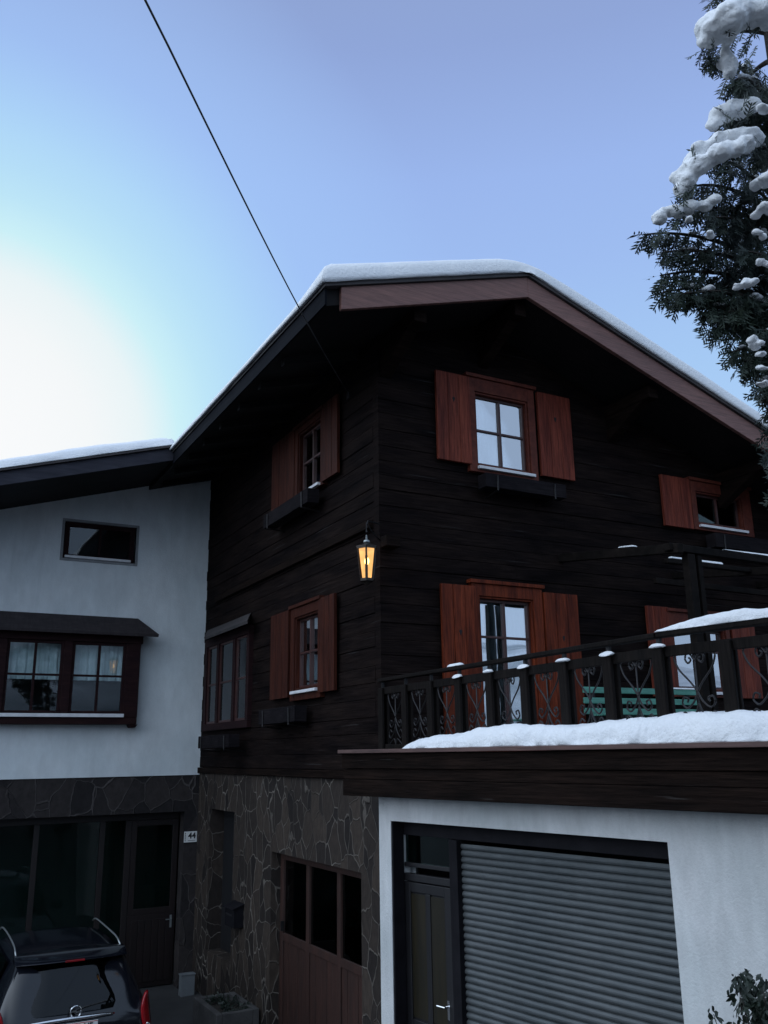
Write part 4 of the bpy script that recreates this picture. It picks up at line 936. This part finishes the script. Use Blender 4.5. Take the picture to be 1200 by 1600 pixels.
# ================================================================== CAR
car = thing('parked_car', 'black estate car parked rear first with chrome strip and silver roof rails', 'car', (-2.80, 4.2, -.5))
CX = -2.80; Z0 = -.5
def cs(y, hw, hb, zb, zbelt, hr_, zr):
    """cross-section ring at y: sill half-width hw, belt half-width hb, belt z, roof half-width hr_, roof z"""
    pts = [(0, zb), (hw * .7, zb), (hw * .96, zb + .05), (hw, zb + .22), (hb * 1.0, (zb + zbelt) / 2 + .08), (hb * .985, zbelt - .06), (hb * .955, zbelt)]
    if zr > zbelt + .05: pts += [(hb * .955 + (hr_ - hb * .955) * .5, zbelt + (zr - zbelt) * .52), (hr_ + .03, zr - .10), (hr_ - .03, zr - .035), (hr_ * .6, zr - .008), (0, zr)]
    else: pts += [(hb * .93, zbelt + .01), (hb * .85, zbelt + .02), (hb * .7, zbelt + .03), (hb * .4, zbelt + .04), (0, zbelt + .045)]
    return [(CX + x, y, z) for x, z in pts] + [(CX - x, y, z) for x, z in pts[-2:0:-1]]
G = Z0
st = [(2.15, .70, .74, G + .32, G + .84, .66, G + .86), (2.18, .80, .84, G + .26, G + .93, .70, G + .95), (2.26, .85, .875, G + .22, G + .98, .68, G + 1.10), (2.42, .865, .885, G + .20, G + 1.0, .64, G + 1.38), (2.60, .87, .89, G + .20, G + 1.0, .60, G + 1.565),
      (2.9, .87, .89, G + .2, G + 1.0, .60, G + 1.60), (3.6, .87, .89, G + .2, G + .98, .61, G + 1.63), (4.3, .87, .89, G + .2, G + .96, .60, G + 1.61), (4.8, .87, .885, G + .2, G + .95, .57, G + 1.50), (5.35, .87, .87, G + .2, G + .95, .52, G + 1.12), (5.5, .86, .86, G + .2, G + .96, .5, G + .96),
      (6.0, .84, .84, G + .2, G + .88, .5, G + .88), (6.35, .78, .78, G + .22, G + .76, .5, G + .76), (6.5, .66, .66, G + .28, G + .62, .5, G + .62)]
m_ = MB(); rings = [cs(*s) for s in st]; n = len(rings[0])
m_.add([p for r_ in rings for p in r_], [(i * n + k, i * n + (k + 1) % n, (i + 1) * n + (k + 1) % n, (i + 1) * n + k) for i in range(len(rings) - 1) for k in range(n)] + [tuple(range(n - 1, -1, -1)), tuple((len(rings) - 1) * n + k for k in range(n))])
body = m_.build('body', 'black_paint', car, smooth=True)
sb = body.modifiers.new('sub', 'SUBSURF'); sb.levels = 2; sb.render_levels = 2
# rear window: curved panel following the tailgate
def rear_pt(u, t):   # t 0 bottom..1 top
    y = 2.235 + .315 * t ** 1.15; z = G + 1.03 + .47 * t; hw = .70 - .12 * t
    return (CX + hw * u, y + .10 * abs(u) ** 2.6 - .045, z - .02 * u * u)
m_ = MB(); NU, NV = 14, 8
vs = [rear_pt(-1 + 2 * i / NU, j / NV) for j in range(NV + 1) for i in range(NU + 1)]
vs2 = [(x, y + .03, z) for x, y, z in vs]
fs = [(j * (NU + 1) + i, j * (NU + 1) + i + 1, (j + 1) * (NU + 1) + i + 1, (j + 1) * (NU + 1) + i) for j in range(NV) for i in range(NU)]
m_.add(vs, fs); m_.build('rear_window', 'glass_car', car, smooth=True, recalc=False)
# spoiler
m_ = MB(); sp = []
for i in range(13):
    u = -1 + i / 6; x = CX + .63 * u; e = .10 * abs(u) ** 3
    sp.append([(x, 2.50 + e, G + 1.545 - .012 * u * u), (x, 2.43 + e, G + 1.52 - .012 * u * u), (x, 2.50 + e, G + 1.495), (x, 2.75, G + 1.50), (x, 2.85, G + 1.575 + .022 * (1 - u * u)), (x, 2.66, G + 1.572 + .008 * (1 - u * u))])
m_.add([p for r_ in sp for p in r_], [(i * 6 + k, i * 6 + (k + 1) % 6, (i + 1) * 6 + (k + 1) % 6, (i + 1) * 6 + k) for i in range(12) for k in range(6)] + [(5, 4, 3, 2, 1, 0), tuple(72 + k for k in range(6))])
spo = m_.build('spoiler', 'black_paint', car, smooth=True, bevel=.004)
MB().box((CX - .10, 2.435, G + 1.507), (CX + .12, 2.455, G + 1.528)).build('brake_light', 'red_lamp', spo, bevel=.004)
for s in (-1, 1):
    m_ = MB(); pts = []
    for i in range(15):
        t = i / 14; y = 2.80 + 1.75 * t; e = min(t, 1 - t) * 14 / 2.2; lift = .052 * min(1, e) ** .5 if e < 1 else .052
        pts.append((CX + s * (.60 - .01 * math.sin(t * 3.14)), y, G + 1.573 + .035 * math.sin(t * 2.2) + lift))
    m_.tube(pts, .010, 8); m_.build('roof_rail', 'rail_alu', car, smooth=True)
    # tail lamp
    m_ = MB(); q = []
    for j in range(9):
        t = j / 8; z = G + .70 + .44 * t; wi = .075 * math.sin(math.pi * (.12 + .80 * t)) ** .6
        for i in range(5):
            u = i / 4; x = CX + s * (.90 - wi * 1.7 * (1 - u) - .055 * t); q.append((x, 2.115 + .055 * t + .13 * u ** 2, z))
    m_.add(q, [(j * 5 + i, j * 5 + i + 1, (j + 1) * 5 + i + 1, (j + 1) * 5 + i) for j in range(8) for i in range(4)])
    tl_ = m_.build('tail_light', 'red_lamp', car, smooth=True, recalc=False); so_ = tl_.modifiers.new('solid', 'SOLIDIFY'); so_.thickness = .03
    m_ = MB(); m_.lathe([(.026, 0), (.02, -.012), (.004, -.014)], (CX + s * .815, 2.115, G + .82), 12, 'y'); m_.build('lamp_lens', 'chrome', tl_)
    # side windows
    m_ = MB(); m_.add([(CX + s * .845, 2.95, G + 1.05), (CX + s * .85, 4.75, G + 1.02), (CX + s * .665, 4.45, G + 1.50), (CX + s * .672, 2.98, G + 1.50)], [(0, 1, 2, 3)])
    sw_ = m_.build('side_window', 'glass_car', car, recalc=False); so_ = sw_.modifiers.new('solid', 'SOLIDIFY'); so_.thickness = .01
    for y in (2.95, 5.55):
        m_ = MB(); m_.lathe([(.20, 0), (.30, .01), (.32, .04), (.32, .17), (.30, .20)], (CX + s * (.90 if s < 0 else .70), y, G + .32), 24, 'x'); wh = m_.build('wheel', 'rubber', car, smooth=False)
        m_ = MB(); m_.lathe([(.20, 0), (.19, .02 * s), (.05, .03 * s), (.02, .04 * s)], (CX + s * .905, y, G + .32), 16, 'x'); m_.build('rim', 'rail_alu', wh)
# chrome strip, emblem, plate
m_ = MB(); pts = []
for i in range(17):
    u = -1 + i / 8; pts.append((CX - .03 + .46 * u, 2.118 + .03 * u * u, G + .990 - .012 * u * u))
m_.tube(pts, [.010 + .010 * (1 - abs(-1 + i / 8) ** 3) for i in range(17)], 8); m_.build('chrome_strip', 'chrome', car, smooth=True)
m_ = MB(); ez = G + 1.052; ey = 2.135; ex = CX - .0
m_.tube([(ex + .058 * math.cos(a), ey, ez + .058 * math.sin(a)) for a in [2 * math.pi * i / 24 for i in range(24)]], .0085, 8, closed=True)
m_.add([(ex - .075, ey - .010, ez + .002), (ex + .006, ey - .010, ez + .017), (ex + .004, ey - .010, ez + .004), (ex + .075, ey - .010, ez - .002), (ex - .006, ey - .010, ez - .017), (ex - .004, ey - .010, ez - .004),
        (ex - .075, ey + .004, ez + .002), (ex + .006, ey + .004, ez + .017), (ex + .004, ey + .004, ez + .004), (ex + .075, ey + .004, ez - .002), (ex - .006, ey + .004, ez - .017), (ex - .004, ey + .004, ez - .004)],
       [(0, 1, 2, 3, 4, 5), (11, 10, 9, 8, 7, 6)] + [(i, (i + 1) % 6, (i + 1) % 6 + 6, i + 6) for i in range(6)])
m_.build('emblem', 'chrome', car)
Tc = lambda u, n, z: (CX + u, 2.118 - n, z)
pz = G + .89
pt_ = MB(); pt_.box((-.275, 0, pz - .055), (.245, .008, pz + .055), Tc); plt = pt_.build('number_plate', 'plate', car, bevel=.003)
m_ = MB(); m_.box((-.27, .0085, pz + .044), (.24, .0095, pz + .050), Tc); m_.box((-.27, .0085, pz - .050), (.24, .0095, pz - .044), Tc); m_.build('plate_border', 'plate_red', plt)
text('KU 521 HE', .105, Tc, .0, pz - .004, .010, 'ink', plt, bold=.002, sx=.78)
# wiper, bumper, tailgate crease
m_ = MB(); m_.tube([(CX + .0, 2.19, G + 1.05), (CX + .12, 2.20, G + 1.075), (CX + .36, 2.235, G + 1.10)], .008, 6); m_.lathe([(.02, 0), (.018, -.03)], (CX, 2.20, G + 1.04), 10, 'y'); m_.build('wiper', 'black_plastic', car)
m_ = MB(); pts = [(CX + .86 * math.sin(a), 2.20 + .16 * (1 - math.cos(a)) * 1.6, G + .50) for a in [(-1 + i / 7) * math.pi / 2 for i in range(15)]]
m_.tube([(x, y, z) for x, y, z in pts], .11, 10); m_.build('bumper', 'black_paint', car, smooth=True)
for s in (-1, 1):
    m_ = MB(); m_.lathe([(.02, -.11), (.06, -.1), (.085, 0), (.06, .09), (.02, .1)], (CX + s * 1.0, 4.72, G + 1.07), 10, 'x'); m_.build('wing_mirror', 'black_paint', car, smooth=True)

# ================================================================== CONIFER
tree = thing('snowy_conifer', 'tall dark cypress like conifer with drooping sprays and thick snow caps', 'tree', (-.85, -6.45, gz(-.85, -6.45)))
rg = random.Random(21)
def trunk_at(z):
    t = (z - 4.5) / 3.0
    return Vector((-.86 - .03 * t + .02 * math.sin(z * 2), -6.55 - .04 * t, z))
zb0 = gz(-.85, -6.45)
m_ = MB(); m_.tube([trunk_at(zb0 + (9.2 - zb0) * i / 24) for i in range(25)], [.13 - .118 * (i / 24) for i in range(25)], 12)
m_.build('trunk', 'bark', tree, smooth=True)
leaf = MB(); limb = MB()
def spray(p, d, size, rg):
    """flat fern-like spray of small scale leaves hanging from p towards d"""
    d = d.normalized(); side = d.cross(Vector((rg.uniform(-1, 1), rg.uniform(-1, 1), rg.uniform(-.4, .4)))).normalized()
    n = max(4, int(size / .016)); cur = Vector(p); nrm = d.cross(side).normalized()
    for k in range(n):
        f = 1 - k / n; d = (d + Vector((0, 0, -.035)) + nrm * rg.uniform(-.04, .04)).normalized(); nx = cur + d * (size / n)
        w = side * .0035
        leaf.add([cur - w, cur + w, nx + w, nx - w], [(0, 1, 2, 3)])
        for s in (-1, 1):
            if rg.random() < .12: continue
            L_ = (.012 + .032 * math.sin(math.pi * min(1, f * .8 + .12))) * rg.uniform(.6, 1.25)
            q = (d * .75 + side * s * .75 + nrm * rg.uniform(-.3, .3)).normalized(); ww = (q.cross(nrm)).normalized() * .0048
            e = cur + q * L_
            leaf.add([cur - ww * .5, cur + q * L_ * .5 - ww, e, cur + q * L_ * .5 + ww], [(0, 1, 2, 3)])
        cur = nx
def branch(tip, z0, lift=.12, dens=1.0, r0=.016, spread=.14, snow=None):
    tip = Vector(tip); b0 = trunk_at(z0); mid = b0.lerp(tip, .55) + Vector((0, 0, lift)); pts = []
    for i in range(13):
        t = i / 12; pts.append(b0 * (1 - t) ** 2 + mid * 2 * t * (1 - t) + tip * t * t)
    limb.tube(pts, [r0 * (1 - .85 * i / 12) + .0015 for i in range(13)], 6)
    out = (tip - b0); ln_ = out.length; out.normalize()
    ns = int(46 * dens * ln_ / .8) + 8
    for k in range(ns):
        t = .22 + .78 * (k + rg.random()) / ns; i = min(11, int(t * 12)); p = pts[i].lerp(pts[i + 1], t * 12 - i)
        sidev = out.cross(Vector((0, 0, 1))).normalized() * rg.uniform(-1, 1)
        off = sidev * spread * (1.15 - t) * rg.random() + Vector((0, 0, -rg.random() * spread * .8 * (1.1 - t)))
        d = out * rg.uniform(.25, 1.0) + sidev * .8 + Vector((0, 0, rg.uniform(-1.7, -.35)))
        spray(p + off, d, rg.uniform(.08, .19) * (1.15 - .55 * t), rg)
    spray(tip, out + Vector((0, 0, -.25)), .10, rg)
    return pts
# limbs on the side towards the chalet, from top to bottom, then the rest of the crown all round
main = [((-1.80, -6.86, 6.56), 6.75, .25), ((-1.72, -6.92, 6.42), 6.7, .22), ((-1.70, -6.84, 6.33), 6.6, .22), ((-1.62, -6.80, 6.20), 6.35, .18),
        ((-1.72, -6.74, 6.10), 6.05, .20), ((-1.87, -6.68, 5.92), 6.0, .24), ((-1.86, -6.62, 5.82), 5.9, .24), ((-1.70, -6.70, 5.80), 5.75, .2),
        ((-2.015, -6.53, 5.71), 5.70, .20), ((-1.93, -6.56, 5.62), 5.65, .18), ((-1.92, -6.515, 5.52), 5.60, .16), ((-1.90, -6.50, 5.44), 5.55, .14), ((-1.84, -6.56, 5.42), 5.5, .12),
        ((-1.70, -6.57, 5.37), 5.4, .12), ((-1.70, -6.6, 5.45), 5.4, .14), ((-1.60, -6.6, 5.36), 5.35, .12), ((-1.66, -6.56, 5.27), 5.30, .14), ((-1.55, -6.57, 5.17), 5.2, .12), ((-1.50, -6.60, 5.12), 5.1, .10),
        ((-1.42, -6.60, 5.02), 5.05, .10), ((-1.36, -6.60, 4.92), 4.95, .10), ((-1.34, -6.58, 4.80), 4.85, .10), ((-1.32, -6.56, 4.70), 4.78, .10), ((-1.30, -6.55, 4.60), 4.70, .08), ((-1.28, -6.52, 4.52), 4.6, .08),
        ((-1.50, -6.75, 6.0), 5.95, .15), ((-1.52, -6.72, 5.65), 5.6, .14), ((-1.48, -6.7, 6.45), 6.4, .15), ((-1.46, -6.70, 5.25), 5.2, .1), ((-1.42, -6.65, 4.98), 5.0, .1)]
BP = []
for tp, z0, lf in main: BP.append(branch(tp, z0, lf, dens=1.75))
for k in range(70):
    z0 = 3.6 + 5.2 * ((k + rg.random()) / 70); a = rg.uniform(0, 2 * math.pi)
    dx, dy = math.cos(a), math.sin(a); left = -dx * .88 + dy * .47
    prof_ = [(3.6, .12), (4.4, .16), (4.9, .28), (5.3, .36), (5.6, .68), (6.2, .70), (6.6, .52), (7.2, .45), (9, .15)]
    for (za, ra), (zb_, rb_) in zip(prof_[:-1], prof_[1:]):
        if za <= z0 <= zb_: lim = ra + (rb_ - ra) * (z0 - za) / (zb_ - za)
    full = (.85 if z0 > 5.3 else .35 + .3 * max(0, z0 - 4)) * (1 - max(0, z0 - 6.2) / 3.2) * rg.uniform(.65, .95)
    R_ = min(full, lim) if left > -.2 else full
    tp = trunk_at(z0) + Vector((dx * R_, dy * R_, -.10 * R_)); BP.append(branch(tp, z0, .15, dens=1.0))
limb.build('branch', 'bark', tree, smooth=True)
# snow caps on the boughs: blobs fused by a voxel remesh
sn = MB(); bm = bmesh.new(); bmesh.ops.create_icosphere(bm, subdivisions=2, radius=1); SV = [v.co.copy() for v in bm.verts]; SF = [tuple(v.index for v in f.verts) for f in bm.faces]; bm.free()
def blob(p, r_, sq=.75, sx=1.0):
    k = rg.random() * 50
    sn.add([Vector(p) + Vector((q.x * r_ * sx, q.y * r_ * sx, q.z * r_ * sq)) * (1 + .18 * noise.noise(q * 1.5 + Vector((k, 0, 0)))) for q in SV], SF)
def cap(pts, r0, r1, step=.018):
    pts = [Vector(p) for p in pts]
    for a, b in zip(pts[:-1], pts[1:]):
        n_ = max(2, int((b - a).length / step))
        for i in range(n_): 
            t = i / n_; blob(a.lerp(b, t) + Vector((rg.uniform(-.012, .012), rg.uniform(-.03, .03), rg.uniform(-.008, .012))), r0 + (r1 - r0) * t * 1.0 + rg.uniform(-.012, .012))
def WP(px, py, t):   # point given in view units, used once to lay out the boughs' snow
    return CAM + (FW + RT * ((px - 600) / 1383.75) - UP * ((py - 800) / 1383.75)) * t
cap([WP(1108, 62, 4.25), WP(1122, 38, 4.25), WP(1150, 20, 4.3), WP(1185, 12, 4.3), WP(1225, 0, 4.3)], .055, .085)
cap([WP(1120, 42, 4.2), WP(1160, 22, 4.2), WP(1215, 18, 4.2)], .075, .085)
cap([WP(1130, 62, 4.28), WP(1142, 90, 4.3), WP(1148, 118, 4.3)], .045, .022)
cap([WP(1118, 195, 4.35), WP(1128, 178, 4.35), WP(1150, 170, 4.35), WP(1176, 166, 4.35)], .045, .045)
cap([WP(1062, 298, 4.28), WP(1072, 270, 4.28), WP(1092, 240, 4.28), WP(1125, 222, 4.28), WP(1160, 218, 4.28), WP(1186, 212, 4.28)], .040, .062)
cap([WP(1095, 255, 4.2), WP(1130, 238, 4.2), WP(1170, 230, 4.2)], .055, .045)
cap([WP(1020, 352, 4.25), WP(1034, 335, 4.25), WP(1060, 328, 4.25), WP(1090, 326, 4.25), WP(1118, 318, 4.25)], .030, .035)
for (x, y, r_) in ((1192, 280, .05), (1198, 330, .04), (1110, 368, .026), (1078, 343, .02), (1187, 366, .026), (1172, 440, .028), (1160, 446, .03), (1185, 538, .028), (1176, 530, .022), (1190, 552, .022), (1190, 600, .025), (1196, 412, .035), (1195, 575, .03), (1195, 170, .03)):
    q = WP(x, y, 4.16)
    for k in range(5): blob(q + Vector((rg.uniform(-1, 1) * r_, rg.uniform(-1, 1) * r_, rg.uniform(-.3, .3) * r_)), r_ * rg.uniform(.5, .85), .6, 1.15)
# powder caught on the boughs: flat ragged strips lying on real branch points
for bp_ in BP:
    for k in range(3, 11):
        if rg.random() < .24:
            p0 = bp_[k]; ln_ = rg.uniform(.3, 1.0); q1 = p0.lerp(bp_[k + 1], ln_); r0 = rg.uniform(.012, .026)
            for t in range(5): blob(p0.lerp(q1, t / 4) + Vector((rg.uniform(-.012, .012), rg.uniform(-.012, .012), .012)), r0 * rg.uniform(.6, 1.1), .55, 1.3)
for bx_, by_ in ((1125, 62), (1150, 40), (1180, 30), (1080, 290), (1095, 262), (1130, 245), (1165, 235), (1030, 350), (1060, 338), (1095, 335), (1135, 185), (1160, 178), (1188, 225)):
    for k in range(3): spray(WP(bx_ + rg.uniform(-12, 12), by_ + rg.uniform(-6, 14), 4.22), Vector((-.7 * rg.random(), .3 * rg.uniform(-1, 1), rg.uniform(-1.2, .3))), rg.uniform(.05, .11), rg)
crown = leaf.build('crown', 'needle', tree, recalc=False)
sno = sn.build('tree_snow', 'snow', loc=(-1.5, -6.7, 6), smooth=True); sno['label'] = 'thick grey white snow caps lying on the boughs of the conifer'; sno['category'] = 'snow'; sno['kind'] = 'stuff'
rm = sno.modifiers.new('fuse', 'REMESH'); rm.mode = 'VOXEL'; rm.voxel_size = .0085; rm.use_smooth_shade = True
sm_ = sno.modifiers.new('soft', 'SMOOTH'); sm_.iterations = 5; sm_.factor = .5
tx = bpy.data.textures.new('snow_grain', 'CLOUDS'); tx.noise_scale = .045; tx.noise_depth = 3
dm = sno.modifiers.new('grain', 'DISPLACE'); dm.texture = tx; dm.texture_coords = 'LOCAL'; dm.strength = .028; dm.mid_level = .5

sc.render.film_transparent = False
sc.cycles.max_bounces = 8; sc.cycles.transparent_max_bounces = 12
sc.cycles.use_denoising = True
